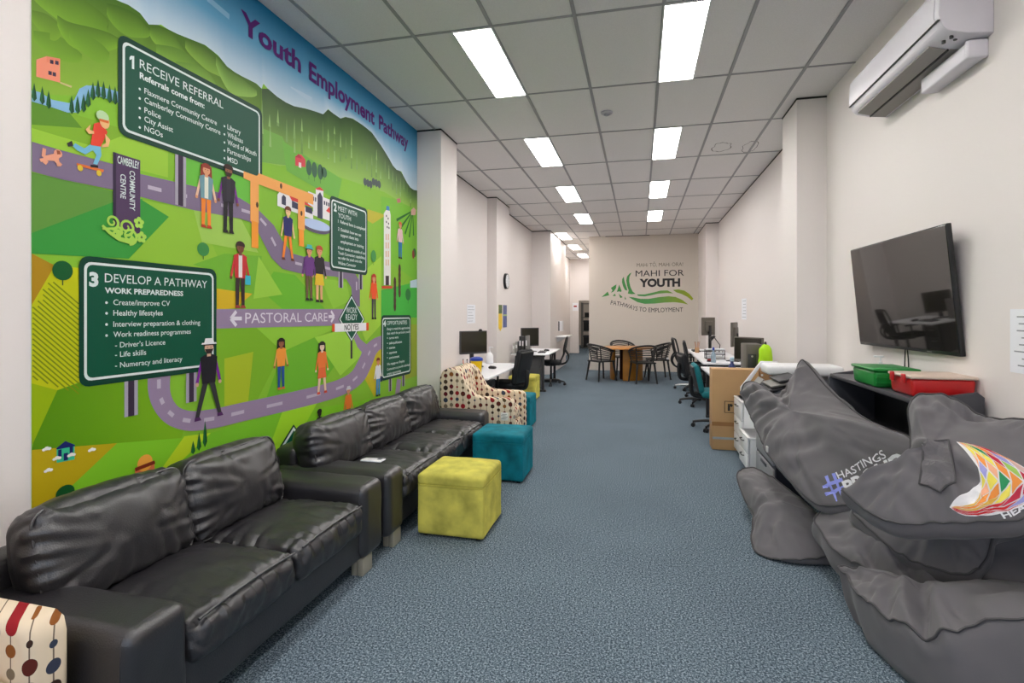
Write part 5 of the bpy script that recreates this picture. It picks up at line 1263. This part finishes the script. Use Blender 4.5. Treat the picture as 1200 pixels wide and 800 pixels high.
b = Mb(); b.soft((0, 0, .20), (.13, .16, .36), .05, 14, bulge=(.01, .02, .02), amp=.01, sc=9, seed=4); b.build('body', mat('fluorescent lime fabric', (180, 236, 20), .6), t)
b = Mb(); b.box((-.02, -.09, .16), (.10, .016, .02), .003); b.build('reflective_band', mat('silver band', (200, 204, 190), .3), t)
b = Mb(); b.tube([(0, -.03, .38), (0, -.02, .42), (0, .03, .42), (0, .04, .38)], .008, 6, sub=4); b.build('handle', DARK, t)
t = thing('storage_tray', 'grey ribbed plastic tray on the right desk above the cardboard box', 'tray', (1.28, 6.60, DT))
b = Mb(); b.prism([(-.12, 0), (.12, 0), (.145, .10), (.125, .10), (.105, .015), (-.105, .015), (-.125, .10), (-.145, .10)], .25, Matrix.Translation((0, -.02, 0))); b.build('body', GREY, t)
for k in range(2): b = Mb(); b.box((0, .04 + .13 * k, .05), (.25, .012, .08)); b.build('divider', DARK, t)
# cardboard carton
CARD = mat('brown cardboard', (186, 148, 104), .8, var=.06, vscale=3); TAPE = mat('brown packing tape', (150, 106, 62), .35)
t = thing('cardboard_box', 'tall brown cardboard box standing beside the white drawers', 'box', (1.035, 6.30, 0))
b = Mb(); b.span((-.245, -.11, .003), (.245, .11, .905), .004); b.build('carton', CARD, t)
b = Mb(); b.span((-.247, -.113, .27), (.247, .112, .315)); b.build('tape', TAPE, t, smooth=False)
b = Mb(); b.span((-.24, -.112, .12), (.15, -.110, .145)); b.build('print_strip', mat('pale blue print', (150, 160, 166), .7), t, smooth=False)
b = Mb()
for a, c in (((-.115, -.1125, .545), (.03, -.1105, .551)), ((-.115, -.1125, .42), (.03, -.1105, .426)), ((-.115, -.1125, .42), (-.109, -.1105, .551)), ((.024, -.1125, .42), (.03, -.1105, .551))): b.span(a, c)
plain_letters(b, 'r', (-.08, -.1115, .45), (-.025, -.1115, .45), .10, (0, 0, 1), (0, -.001, 0), .06)
b.build('square_print', mat('black print', (40, 34, 30), .7), t, smooth=False, dbl=True)
t = thing('cardboard_box', 'second brown cardboard box partly hidden behind the tall one', 'box', (1.42, 6.32, 0))
b = Mb(); b.span((-.13, -.13, .003), (.13, .12, .92), .004); b.build('carton', mat('darker brown cardboard', (150, 112, 76), .8), t)
b = Mb(); b.span((-.12, -.132, .84), (-.10, -.1295, .86)); b.build('sticker', PAP, t, smooth=False)

# ================================================================ printer
t = thing('office_printer', 'large white-topped office printer behind the tall bean bag', 'printer', (1.36, 4.87, 0))
NAVY = mat('dark navy grey plastic', (44, 46, 58), .5)
b = Mb(); b.span((-.30, -.34, .05), (.34, .36, .80), .012); b.build('body', NAVY, t)
b = Mb(); b.prism([(-.42, .76), (-.12, .76), (-.12, .93), (-.26, .90), (-.42, .80)], .70, Matrix.Translation((0, -.34, 0)), .01); b.build('control_console', NAVY, t)
b = Mb(); b.prism([(-.44, .80), (-.40, .80), (-.40, .83), (-.25, 1.065), (-.12, 1.065), (-.12, 1.085), (-.265, 1.085), (-.44, .84)], .03, Matrix.Translation((0, .345, 0)), .003); b.build('side_cheek', WHITE_PLASTIC, t)
for k in range(3): b = Mb(); b.box((-.30 + .06 * k, -.10, .90 + .045 * k), (.16, .34, .018), .006, rot=(0, -.25, 0)); b.build('paper_guide', DARK if k != 1 else GREY, t)
b = Mb(); b.box((-.34, .16, .90), (.13, .22, .012), .004, rot=(0, -.92, 0)); b.build('touch_panel', GREY, t)
b = Mb(); b.span((-.12, -.34, .80), (.34, .36, .96), .01); b.build('output_tray', NAVY, t)
b = Mb(); b.span((-.27, .07, .985), (.34, .37, 1.075), .03, 3); b.build('scanner_lid', WHITE_PLASTIC, t)
for k in range(3):
    b = Mb(); b.box((-.305, 0, .18 + .2 * k), (.02, .62, .17), .006); o = b.build('paper_drawer', mat('pale grey drawer', (150, 150, 156), .5), t)
    b = Mb(); b.box((-.317, 0, .24 + .2 * k), (.01, .2, .025), .003); b.build('handle', NAVY, o)

# ================================================================ black shelf unit with boxes
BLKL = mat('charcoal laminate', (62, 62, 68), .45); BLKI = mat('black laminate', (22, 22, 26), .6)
t = thing('shelf_unit', 'charcoal open-fronted shelf unit under the wall screen', 'shelf unit', (1.55, 3.74, 0))
D2, L2, H2 = .16, .60, 1.08
b = Mb(); b.span((-D2, -L2, H2 - .028), (D2, L2, H2), .006); b.build('top_panel', BLKL, t)
for s in (-1, 1): b = Mb(); b.prism([(-D2 - .005, .0), (D2, .0), (D2, H2 + .02), (D2 - .03, H2 + .045), (-D2 + .03, H2 + .0), (-D2 - .005, H2 - .03)], .025, Matrix.Translation((0, s * (L2 + .0126) - .0125, 0)), .004); b.build('end_panel', BLKL, t)
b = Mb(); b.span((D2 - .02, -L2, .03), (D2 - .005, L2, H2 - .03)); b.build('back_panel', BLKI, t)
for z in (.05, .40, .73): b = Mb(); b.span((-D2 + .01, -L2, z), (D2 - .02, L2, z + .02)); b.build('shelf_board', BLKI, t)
ZT = H2 + .0005
def tub(label, loc, d, m, lm, flare=.012, clips=0, rz=0):
    t = thing('lidded_box', label, 'box', loc, rz); w, l, h = d
    b = Mb(); V = []
    for z, k in ((0, 1 - flare * 4), (h * .86, 1)):
        for sx, sy in ((-1, -1), (1, -1), (1, 1), (-1, 1)):
            V.append((sx * w / 2 * k, sy * l / 2 * k, z))
    q = bmesh.new(); vs_ = [q.verts.new(v) for v in V]
    for f in ((3, 2, 1, 0), (4, 5, 6, 7), (0, 1, 5, 4), (1, 2, 6, 5), (2, 3, 7, 6), (3, 0, 4, 7)): q.faces.new([vs_[i] for i in f])
    bmesh.ops.bevel(q, geom=q.edges[:], offset=.018, segments=3, affect='EDGES', profile=.5); b.bm(q); b.build('body', m, t)
    b = Mb(); b.box((0, 0, h * .93), (w + .014, l + .014, h * .16), .012, 3); o = b.build('lid', lm, t)
    for k in range(clips):
        y = -l / 2 + l * (k + .5) / clips; b = Mb(); b.box((-w / 2 - .012, y, h * .82), (.012, .035, .05), .003); b.build('clip', m, o)
    return t
GREENP = mat('green plastic', (20, 132, 52), .35); REDP = mat('red plastic', (190, 26, 28), .35); BEIGE = mat('pale pinkish lid', (210, 188, 172), .4)
g = tub('green lidded plastic crate on the shelf unit behind the red box', (1.50, 3.72, ZT), (.24, .34, .115), GREENP, GREENP)
for z in (.03, .06): b = Mb(); b.box((0, -.17, z), (.22, .006, .008)); b.build('rib', GREENP, g)
tub('red plastic box with a pale lid at the near end of the shelf unit', (1.565, 3.315, ZT), (.30, .26, .115), REDP, BEIGE, clips=2)
t = thing('pump_bottle', 'small clear-white pump bottle standing behind the green crate', 'bottle', (1.585, 3.98, ZT))
b = Mb(); b.lathe([(0, 0), (.028, 0), (.03, .008), (.03, .09), (.012, .11), (.012, .12), (0, .12)], seg=18); b.build('body', mat('frosted bottle', (226, 230, 230), .3), t)
b = Mb(); b.cyl((0, 0, .12), (0, 0, .155), .006, seg=10); b.box((-.012, 0, .158), (.06, .02, .012), .004); b.build('pump', WHITE_PLASTIC, t)

# ================================================================ wall screen
P0, P1, P2, P3 = Vector((1.59, 4.557, 2.018)), Vector((1.625, 3.328, 2.02)), Vector((1.695, 3.291, 1.294)), Vector((1.66, 4.52, 1.292))
ctr = (P0 + P1 + P2 + P3) / 4; ey = ((P0 - P1) + (P3 - P2)).normalized(); ez = ((P0 - P3) + (P1 - P2)); ez = (ez - ey * ez.dot(ey)).normalized(); ex = ey.cross(ez)
tv = thing('wall_television', 'large black flat screen tilted out from the right wall', 'television')
M4 = Matrix((ex, ey, ez)).transposed().to_4x4(); tv.rotation_euler = M4.to_euler(); tv.location = ctr
TW, TH = 1.235, .735
b = Mb(); b.box((.022, 0, 0), (.026, TW, TH), .005); b.build('housing', BLACK_PLASTIC, tv)
b = Mb(); b.box((.008, 0, .006), (.004, TW - .016, TH - .028), .001); b.build('screen', mat('glossy dark screen', (30, 28, 26), .03, spec=.8, coat=.3), tv, smooth=False)
b = Mb(); b.box((.0095, -.32, -TH / 2 + .008), (.003, .05, .006)); b.box((.0095, .52, -TH / 2 + .008), (.003, .02, .006)); b.build('bezel_mark', GREY, tv, smooth=False)
b = Mb(); b.box((.045, 0, .05), (.03, .30, .25), .004); b.box((.055, 0, .05), (.05, .06, .32), .004); b.build('wall_bracket', DARK, tv)
for k, (u0, u1, u2) in enumerate(((1051, 1049, 1050), (1052, 1057, 1056))):
    t = thing('power_cable', ['black cable hanging straight below the wall screen', 'black cable bowing out below the wall screen'][k], 'cable', (1.69, 3.93, 1.08))
    b = Mb(); b.tube([(.02, -.0 - .02 * k, .24), (.02, .01 - .05 * k, .12), (.02, .015 - .045 * k, .01)], .004, 6, sub=5); b.build('flex', BLACK_PLASTIC, t)
    b = Mb(); b.cyl((.02, .015 - .045 * k, .0005), (.02, .015 - .045 * k, .02), .008, seg=10); b.build('plug', BLACK_PLASTIC, t)

# ================================================================ air conditioner
ACW = mat('lilac white air conditioner plastic', (226, 222, 230), .35); ACU = mat('grey air outlet', (150, 145, 140), .5)
t = thing('air_conditioner', 'white split air conditioner mounted high on the right wall', 'air conditioner', (1.73, 3.665, 0))
HL = .585
prof = [(-.0005, 2.94), (-.11, 2.95), (-.20, 2.975), (-.222, 2.998), (-.242, 3.06), (-.236, 3.20), (-.20, 3.245), (-.0005, 3.25)]
b = Mb(); b.prism(prof, 2 * HL, Matrix.Translation((0, -HL, 0)), .006, 3); b.build('body', ACW, t)
b = Mb(); b.prism([(-.224, 3.004), (-.246, 3.06), (-.240, 3.195), (-.234, 3.195), (-.238, 3.06), (-.218, 3.006)], 2 * HL - .05, Matrix.Translation((0, -HL + .04, 0)), .001, 1); b.build('front_panel', ACW, t)
b = Mb(); b.span((-.2455, -HL + .003, 3.030), (-.2335, HL - .003, 3.034)); b.build('front_seam', DARK, t, smooth=False)
b = Mb(); b.prism([(-.205, 2.968), (-.125, 2.945), (-.125, 2.952), (-.205, 2.976)], 2 * HL - .22, Matrix.Translation((0, -HL + .17, 0)), .001, 1); b.build('louvre', ACU, t)
b = Mb(); b.prism([(-.12, 2.940), (-.112, 2.940), (-.112, 2.952), (-.12, 2.952)], 2 * HL - .20, Matrix.Translation((0, -HL + .17, 0))); b.build('outlet_slot', BLACK_PLASTIC, t)
b = Mb(); b.prism([(-.108, 2.9415), (-.02, 2.934), (-.02, 2.942), (-.108, 2.951)], 2 * HL - .20, Matrix.Translation((0, -HL + .17, 0)), .001, 1); b.build('under_panel', ACU, t)
for (x, y) in ((-.16, .05), (-.13, .075), (-.17, .10)): b = Mb(); b.cyl((x, -HL + y, 2.952), (x, -HL + y, 2.966), .009, seg=12); b.build('indicator_lamp', DARK, t)
t = thing('pipe_cover', 'white pipe cover under the near end of the air conditioner', 'pipe cover', (1.73, 3.36, 2.885))
b = Mb(); b.box((-.045, 0, 0), (.09, .46, .09), .012, 3); b.build('duct', ACW, t)
b = Mb(); b.box((-.047, -.225, 0), (.098, .03, .098), .012, 3); b.build('end_cap', ACW, t)
# ================================================================ grey bean bags piled against the right wall
def bag_mat():
    m = bpy.data.materials.new('grey canvas'); m.use_nodes = True
    nt = m.node_tree; N = nt.nodes; L = nt.links; p = N['Principled BSDF']
    p.inputs['Base Color'].default_value = (*lin((104, 101, 104)), 1); p.inputs['Roughness'].default_value = .72; p.inputs['Specular IOR Level'].default_value = .3
    p.inputs['Sheen Weight'].default_value = .15
    tc = N.new('ShaderNodeTexCoord')
    n = N.new('ShaderNodeTexNoise'); n.inputs['Scale'].default_value = 420; L.new(tc.outputs['Object'], n.inputs['Vector'])
    w = N.new('ShaderNodeTexNoise'); w.noise_type = 'RIDGED_MULTIFRACTAL'; w.inputs['Scale'].default_value = 3.2; w.inputs['Detail'].default_value = 2; w.inputs['Distortion'].default_value = .3; L.new(tc.outputs['Object'], w.inputs['Vector'])
    b1 = N.new('ShaderNodeBump'); b1.inputs['Strength'].default_value = .18; b1.inputs['Distance'].default_value = .003; L.new(n.outputs['Fac'], b1.inputs['Height'])
    b2 = N.new('ShaderNodeBump'); b2.invert = True; b2.inputs['Strength'].default_value = .4; b2.inputs['Distance'].default_value = .02; L.new(w.outputs['Fac'], b2.inputs['Height'])
    L.new(b1.outputs['Normal'], b2.inputs['Normal']); L.new(b2.outputs['Normal'], p.inputs['Normal'])
    return m
CANVAS = bag_mat()
PIPE = mat('dark grey welt', (70, 68, 70), .6)
BAGS = {}
def bean_bag(key, label, loop, n=None, front=.08, back=.25, seed=0.0, amp=.012, folds=(), round_back=.75, center=None, pipe=True, sub=6, parts=True, floor=0.012, pk=2.2):
    """a sewn bag: front panel inside the welt loop, side gusset and back panel"""
    sub = max(sub, 8); P = smooth([Vector(p) for p in loop], sub, True); m = len(P)
    c = sum(P, Vector()) / m if center is None else Vector(center)
    nv = Vector()
    for i in range(m): nv += (P[i] - c).cross(P[(i + 1) % m] - c)
    nv.normalize()
    if nv.dot(Vector((0, 0, HC)) - c) < 0: nv = -nv
    if n is not None: nv = Vector(n).normalized()
    if (P[1] - P[0]).cross(nv).dot(c - P[0]) > 0: P = P[::-1]
    rnd = random.Random(int(seed * 7) + 1); folds = list(folds)
    for k in range(26):                       # gathers running in from the seam
        p = P[int((k + rnd.random()) * m / 26) % m]; r = (c - p); ln = .22 + .4 * rnd.random(); side = r.cross(nv).normalized() * (rnd.random() - .5) * .16
        folds.append((p, p + r * ln + side, .012 + .012 * rnd.random(), .004 + .009 * rnd.random()))
    NR = 36; V = []; rings = []
    scale = sum((p - c).length for p in P) / m
    def disp(q, w):
        s = q * 5 + Vector((seed, seed * 2.1, seed * .7)); d = amp * w * (noise.noise(s) + .6 * noise.noise(s * 2.2) )
        for (fa, fb, wd_, dp) in folds:       # creases: segment a-b, width, depth
            fa_, fb_ = Vector(fa), Vector(fb); ab = fb_ - fa_; t = max(0, min(1, (q - fa_).dot(ab) / ab.length_squared)); dist = (q - fa_ - ab * t).length
            x = dist / wd_
            if x > 4: continue
            d += dp * (math.exp(-x * x) * -1 + .55 * math.exp(-((x - 1.7) ** 2) * 1.5)) * (0.35 + .65 * math.sin(PI * (0.1 + .8 * t)))
        return d
    V.append(c + nv * (front + disp(c, 1)))
    for k in range(1, NR + 1):               # front panel
        s = (k / NR) ** .9; ring = []
        for p in P:
            b = c + (p - c) * s; q = b + nv * (front * (1 - s ** pk)); q += nv * disp(b, min(1, (1 - s) * 5 + .12)); ring.append(len(V)); V.append(q)
        rings.append(ring)
    NG = 8
    for k in range(1, NG + 1):               # gusset
        t = k / NG; ring = []
        for i, p in enumerate(P):
            r = 1 + .045 * math.sin(PI * t) * 1.5 - (1 - round_back) * t ** 2.2
            b = c + (p - c) * r - nv * back * t * (.92 if t < 1 else .92)
            b += (p - c).normalized() * disp(b, .15 + .65 * math.sin(PI * min(1, t))) * .8; ring.append(len(V)); V.append(b)
        rings.append(ring)
    NB = 6
    for k in range(1, NB):
        s = round_back * (1 - k / NB); ring = []
        for p in P: ring.append(len(V)); V.append(c + (p - c) * s - nv * back * (.92 + .08 * (1 - (s / round_back) ** 2)))
        rings.append(ring)
    last = len(V); V.append(c - nv * back)
    Fc = []
    for j in range(m): Fc.append((0, rings[0][j], rings[0][(j + 1) % m]))
    for a, b in zip(rings[:-1], rings[1:]):
        for j in range(m): q = (j + 1) % m; Fc.append((a[j], b[j], b[q], a[q]))
    for j in range(m): Fc.append((rings[-1][j], last, rings[-1][(j + 1) % m]))
    zf = floor
    V = [Vector((min(v.x, 1.718), v.y, max(v.z, zf + .02 * max(0, min(1, (zf - v.z) * 0)))) ) for v in V]
    base = Vector((c.x, c.y, min(v.z for v in V)))
    t = thing('bean_bag', label, 'bean bag', base)
    b = Mb(); b.add([v - base for v in V], Fc); o = b.build('cover', CANVAS, t, ang=180)
    if pipe:
        w = Mb(); w.tube([V[i] + nv * .002 + (V[i] - c).normalized() * .003 - base for i in rings[NR - 1]], .0055, 6, closed=True); w.build('welt', PIPE, t)
    bv = BVHTree.FromPolygons([tuple(v) for v in V], [tuple(f) for f in Fc])
    BAGS[key] = dict(t=t, base=base, n=nv, c=c, bvh=bv)
    return t
def L3(*pts): return [at_y(u, v, y) for u, v, y in pts]

# lowest: bag on the carpet under the tall one
bean_bag('C', 'dark grey bean bag flat on the carpet under the bag lettered Hastings',
         L3((864, 556, 4.35), (873, 585, 4.10), (884, 604, 3.9), (880, 628, 3.72), (890, 650, 3.55), (925, 655, 3.46), (972, 650, 3.48), (976, 628, 3.55), (955, 600, 3.7), (925, 575, 3.95), (900, 556, 4.25), (880, 548, 4.45)),
         front=.11, back=.32, seed=3, amp=.014, pk=1.8, pipe=True, round_back=.9, folds=[(at_y(890, 600, 3.9), at_y(945, 590, 3.75), .035, .02), (at_y(900, 640, 3.6), at_y(915, 610, 3.75), .03, .018)])
bean_bag('D', 'dark grey bean bag in the middle of the pile with a long curved welt',
         L3((956, 606, 3.40), (964, 624, 3.28), (978, 645, 3.14), (1013, 667, 2.98), (1054, 683, 2.86), (1100, 687, 2.80), (1150, 688, 2.78), (1230, 690, 2.70), (1240, 640, 2.82), (1150, 600, 2.88), (1050, 585, 3.02), (990, 585, 3.36)),
         n=(-.2, -.35, 1), front=.08, back=.22, seed=9, amp=.016, round_back=.9,
         folds=[(at_y(1005, 640, 3.08), at_y(1034, 676, 2.93), .028, .04), (at_y(1052, 655, 2.95), at_y(1076, 684, 2.84), .028, .035), (at_y(980, 625, 3.2), at_y(1000, 650, 3.05), .03, .015)])
bean_bag('E', 'dark grey bean bag at the front of the pile in the bottom right corner',
         L3((984, 664, 2.92), (994, 674, 2.86), (1001, 690, 2.74), (1020, 707, 2.62), (1040, 722, 2.52), (1062, 735, 2.44), (1082, 742, 2.38), (1113, 742, 2.32), (1156, 729, 2.30), (1230, 720, 2.26), (1260, 690, 2.55), (1180, 690, 2.8), (1110, 705, 2.72), (1060, 690, 2.80), (1020, 672, 2.88)),
         front=.06, back=.34, seed=15, amp=.014, round_back=1.0,
         folds=[(at_y(1085, 742, 2.36), at_y(1084, 700, 2.6), .035, .05), (at_y(1040, 722, 2.52), at_y(1052, 700, 2.68), .03, .02), (at_y(1120, 730, 2.36), at_y(1190, 705, 2.5), .05, .02)])
bean_bag('F', 'dark grey bean bag sagging in shade under the bag with the diamond emblem',
         L3((1000, 598, 3.15), (1020, 620, 3.04), (1050, 645, 2.92), (1085, 662, 2.82), (1130, 672, 2.74), (1155, 655, 2.74), (1170, 620, 2.78), (1230, 600, 2.78), (1220, 560, 2.86), (1100, 560, 3.0), (1020, 575, 3.14)),
         n=(-.2, -.5, 1), front=.05, back=.13, seed=21, amp=.014, round_back=.9)
# tall bag leaning on the printer
bean_bag('A', 'tall grey bean bag lettered Hastings leaning against the office printer',
         L3((939, 424, 4.24), (948, 429, 4.18), (967, 452, 4.0), (987, 471, 3.82), (1013, 490, 3.56), (1040, 503, 3.30), (1068, 516, 3.06), (1060, 548, 3.06), (1010, 585, 3.22), (968, 592, 3.34), (945, 582, 3.44), (920, 556, 3.62), (899, 530, 3.84), (893, 516, 4.00), (884, 496, 4.20), (876, 478, 4.40), (869, 458, 4.54), (878, 447, 4.54), (893, 452, 4.44), (912, 464, 4.34), (928, 447, 4.30)),
         front=.10, back=.13, seed=30, amp=.012, round_back=.86, pk=3.0,
         folds=[(at_y(872, 466, 4.45), at_y(935, 466, 4.15), .035, .05), (at_y(882, 492, 4.2), at_y(985, 480, 3.85), .035, .03), (at_y(898, 520, 3.95), at_y(965, 497, 3.85), .03, .022), (at_y(905, 538, 3.8), at_y(1020, 520, 3.45), .04, .014), (at_y(925, 470, 4.15), at_y(941, 432, 4.2), .03, .025), (at_y(1000, 505, 3.6), at_y(1030, 545, 3.3), .035, .014), (at_y(930, 560, 3.6), at_y(960, 535, 3.5), .03, .014)])
# bag with the emblem
bean_bag('B', 'grey bean bag with a multicoloured diamond emblem slumped on top of the pile',
         L3((1066, 478, 3.02), (1076, 464, 3.05), (1104, 464, 3.03), (1130, 476, 2.98), (1154, 490, 2.93), (1200, 492, 2.82), (1260, 500, 2.70), (1270, 570, 2.46), (1200, 606, 2.46), (1140, 611, 2.50), (1095, 612, 2.55), (1056, 614, 2.60), (1026, 604, 2.66), (1006, 590, 2.74), (988, 573, 2.80), (1001, 573, 2.82), (1034, 573, 2.84), (1063, 567, 2.86), (1068, 530, 2.94)),
         front=.10, back=.17, seed=42, amp=.014, round_back=.85, pk=2.6,
         folds=[(at_y(1064, 548, 2.9), at_y(1104, 562, 2.74), .035, .075), (at_y(1112, 552, 2.76), at_y(1146, 592, 2.58), .035, .035), (at_y(1070, 505, 2.98), at_y(1094, 486, 2.99), .035, .03), (at_y(1094, 486, 2.99), at_y(1102, 520, 2.88), .03, .02), (at_y(1110, 478, 2.98), at_y(1156, 508, 2.86), .03, .035), (at_y(1010, 580, 2.75), at_y(1075, 596, 2.65), .05, .012)])

# ---- flat prints and a sewn flap that follow the cloth
def drape(key, pts, off=.003):
    B = BAGS[key]; out = []
    for p in pts:
        h = B['bvh'].ray_cast(p + B['n'] * .6, -B['n'], 2.0)
        out.append((h[0] if h[0] is not None else p) + B['n'] * off)
    return out
def onbag(key, u, v):
    B = BAGS[key]; r = _ray(u, v); o = Vector((0, 0, HC)); h = B['bvh'].ray_cast(o, r.normalized(), 20)
    if h[0] is not None: return h[0]
    k = (B['c'] - o).dot(B['n']) / r.dot(B['n']); return o + r * k
def subdiv(V, Fc, step):
    b = bmesh.new(); vv = [b.verts.new(v) for v in V]
    for f in Fc:
        try: b.faces.new([vv[i] for i in f])
        except ValueError: pass
    bmesh.ops.triangulate(b, faces=b.faces[:])
    for _ in range(4):
        e = [x for x in b.edges if x.calc_length() > step]
        if not e: break
        bmesh.ops.subdivide_edges(b, edges=e, cuts=1, use_grid_fill=False); bmesh.ops.triangulate(b, faces=[f for f in b.faces if len(f.verts) > 3])
    b.verts.index_update(); r = ([v.co.copy() for v in b.verts], [[v.index for v in f.verts] for f in b.faces]); b.free(); return r
def bag_print(key, name, m, V, Fc, parent=None, off=.003, step=.03):
    B = BAGS[key]; V, Fc = subdiv(V, Fc, step); W_ = drape(key, V, off)
    b = Mb(); b.add([p - B['base'] for p in W_], Fc); return b.build(name, m, parent or B['t'], smooth=False, dbl=True)
def bag_text(key, name, m, st, a, b_, top, bold=0.0, off=.003):
    B = BAGS[key]; p0, p1, p2 = onbag(key, *a), onbag(key, *b_), onbag(key, *top)
    V, Fc, w = text_geo(st, bold); d = (p1 - p0) / w; up = (p2 - p0)
    return bag_print(key, name, m, [p0 + d * x + up * y for x, y in V], Fc, off=off + .003, step=.014)
WPR = mat('white screen print', (236, 236, 240), .6); LIL = mat('lilac blue screen print', (150, 158, 236), .6)
bag_text('A', 'lettering', WPR, 'HASTINGS', (983.5, 562), (1040, 536.5), (979.5, 553.5), .01)
bag_text('A', 'bold_lettering', WPR, 'PROUD', (993.5, 579.5), (1066, 546.5), (987, 565), .04, off=.006)
B = BAGS['A']
def quads(key, segs):
    V = []; Fc = []
    for (a, b_, wa, wb) in segs:
        p, r = onbag(key, *a), onbag(key, *b_); d = (r - p).normalized(); s = BAGS[key]['n'].cross(d)
        o = len(V); V += [p + s * wa, p - s * wa, r - s * wb, r + s * wb]; Fc.append((o, o + 1, o + 2, o + 3))
    return V, Fc
V, Fc = quads('A', [((969, 558), (981.5, 588), .012, .004), ((977.5, 555), (988, 584), .012, .004), ((965, 571.5), (988, 562), .0085, .0085), ((968, 580), (990, 571), .0085, .008)])
bag_print('A', 'hash_mark', LIL, V, Fc, off=.0065, step=.014)
# diamond emblem: a curved sail of coloured diamonds on the upper bag
EM = {}
for nm, c in dict(white=(240, 238, 240), lilac=(160, 160, 220), orange=(244, 150, 60), peach=(248, 180, 140), yellow=(246, 230, 90), green=(30, 150, 90), leaf=(160, 200, 90), crimson=(196, 20, 60), red=(206, 24, 34), pink=(214, 180, 174), gold=(226, 180, 70)).items(): EM[nm] = mat('emblem ' + nm, c, .6)
L_edge = smooth([Vector((x, y, 0)) for x, y in ((1121, 518), (1134, 527), (1143, 540), (1148, 556), (1149, 572), (1146, 584), (1138, 592), (1113, 595))], 4)
R_edge = smooth([Vector((x, y, 0)) for x, y in ((1121, 518), (1150, 524), (1176, 535), (1200, 548), (1222, 566), (1205, 590), (1170, 603), (1132, 605), (1113, 595))], 4)
def edge(E_, t):
    x = t * (len(E_) - 1); i = min(int(x), len(E_) - 2); return E_[i].lerp(E_[i + 1], x - i)
def emb(s, t): p = edge(L_edge, t).lerp(edge(R_edge, t), s); return onbag('B', min(p.x, 1240), p.y)
NS, NT = 5, 9
outer = [emb(0, k / 24) for k in range(25)] + [emb(1, k / 24) for k in range(23, 0, -1)]
cen = sum(outer, Vector()) / len(outer)
emblem = bag_print('B', 'emblem', EM['white'], outer + [cen], [(i, (i + 1) % len(outer), len(outer)) for i in range(len(outer))], off=.004, step=.014)
emblem['label'] = 'multicoloured diamond emblem printed on the bag'
random.seed(5)
pal = [['lilac', 'yellow', 'peach'], ['peach', 'yellow', 'orange'], ['orange', 'green', 'yellow'], ['leaf', 'orange', 'crimson'], ['pink', 'crimson', 'lilac'], ['red', 'crimson', 'orange']]
geo = {}
for i in range(NS + 1):
    for j in range(NT):
        s0 = (i + (.5 if j % 2 else 0)) / NS; t0 = .07 + .86 * j / (NT - 1); ds, dt = .42 / NS, .86 / (NT - 1) * .86
        cs = []
        for a, b_ in ((-ds, 0), (0, -dt), (ds, 0), (0, dt)):
            cs.append(emb(max(.03, min(.97, s0 + a)), max(.02, min(.98, t0 + b_))))
        cname = pal[min(i, 5)][j % 3]
        if j >= 6: cname = ['gold', 'orange', 'gold', 'red', 'red', 'red'][min(i, 5)]
        V, Fc = geo.setdefault(cname, ([], [])); o = len(V); V += cs; Fc.append((o, o + 1, o + 2, o + 3))
B = BAGS['B']; dm = Mb(); ml = []
for cname, (V, Fc) in geo.items():
    V, Fc = subdiv(V, Fc, .014); dm.add([p - B['base'] for p in drape('B', V, .007)], Fc, len(ml)); ml.append(EM[cname])
dm.build('diamonds', ml, emblem, smooth=False, dbl=True)
bag_text('B', 'lettering', WPR, 'HEART', (1177, 609), (1222, 588), (1172, 602), .03, .004)
# sewn flap on the emblem bag
fl = [(1082, 521), (1112, 517), (1118, 545), (1120, 566), (1102, 578), (1078, 568), (1082, 540)]
V = [onbag('B', *p) for p in fl]; cc = sum(V, Vector()) / len(V)
bag_print('B', 'sewn_flap', CANVAS, V + [cc], [(i, (i + 1) % len(V), len(V)) for i in range(len(V))], off=.010, step=.03)
b = Mb(); b.tube([p - BAGS['B']['base'] for p in drape('B', [x for a, c in zip(V, V[1:] + V[:1]) for x in (a, a.lerp(c, .5))], .009)], .005, 6, closed=True); b.build('flap_welt', PIPE, BAGS['B']['t'])
b = Mb(); p = onbag('A', 899, 526); b.box(p - BAGS['A']['base'], (.012, .03, .04), .003); b.build('side_tag', mat('pale tag', (200, 198, 196), .7), BAGS['A']['t'])
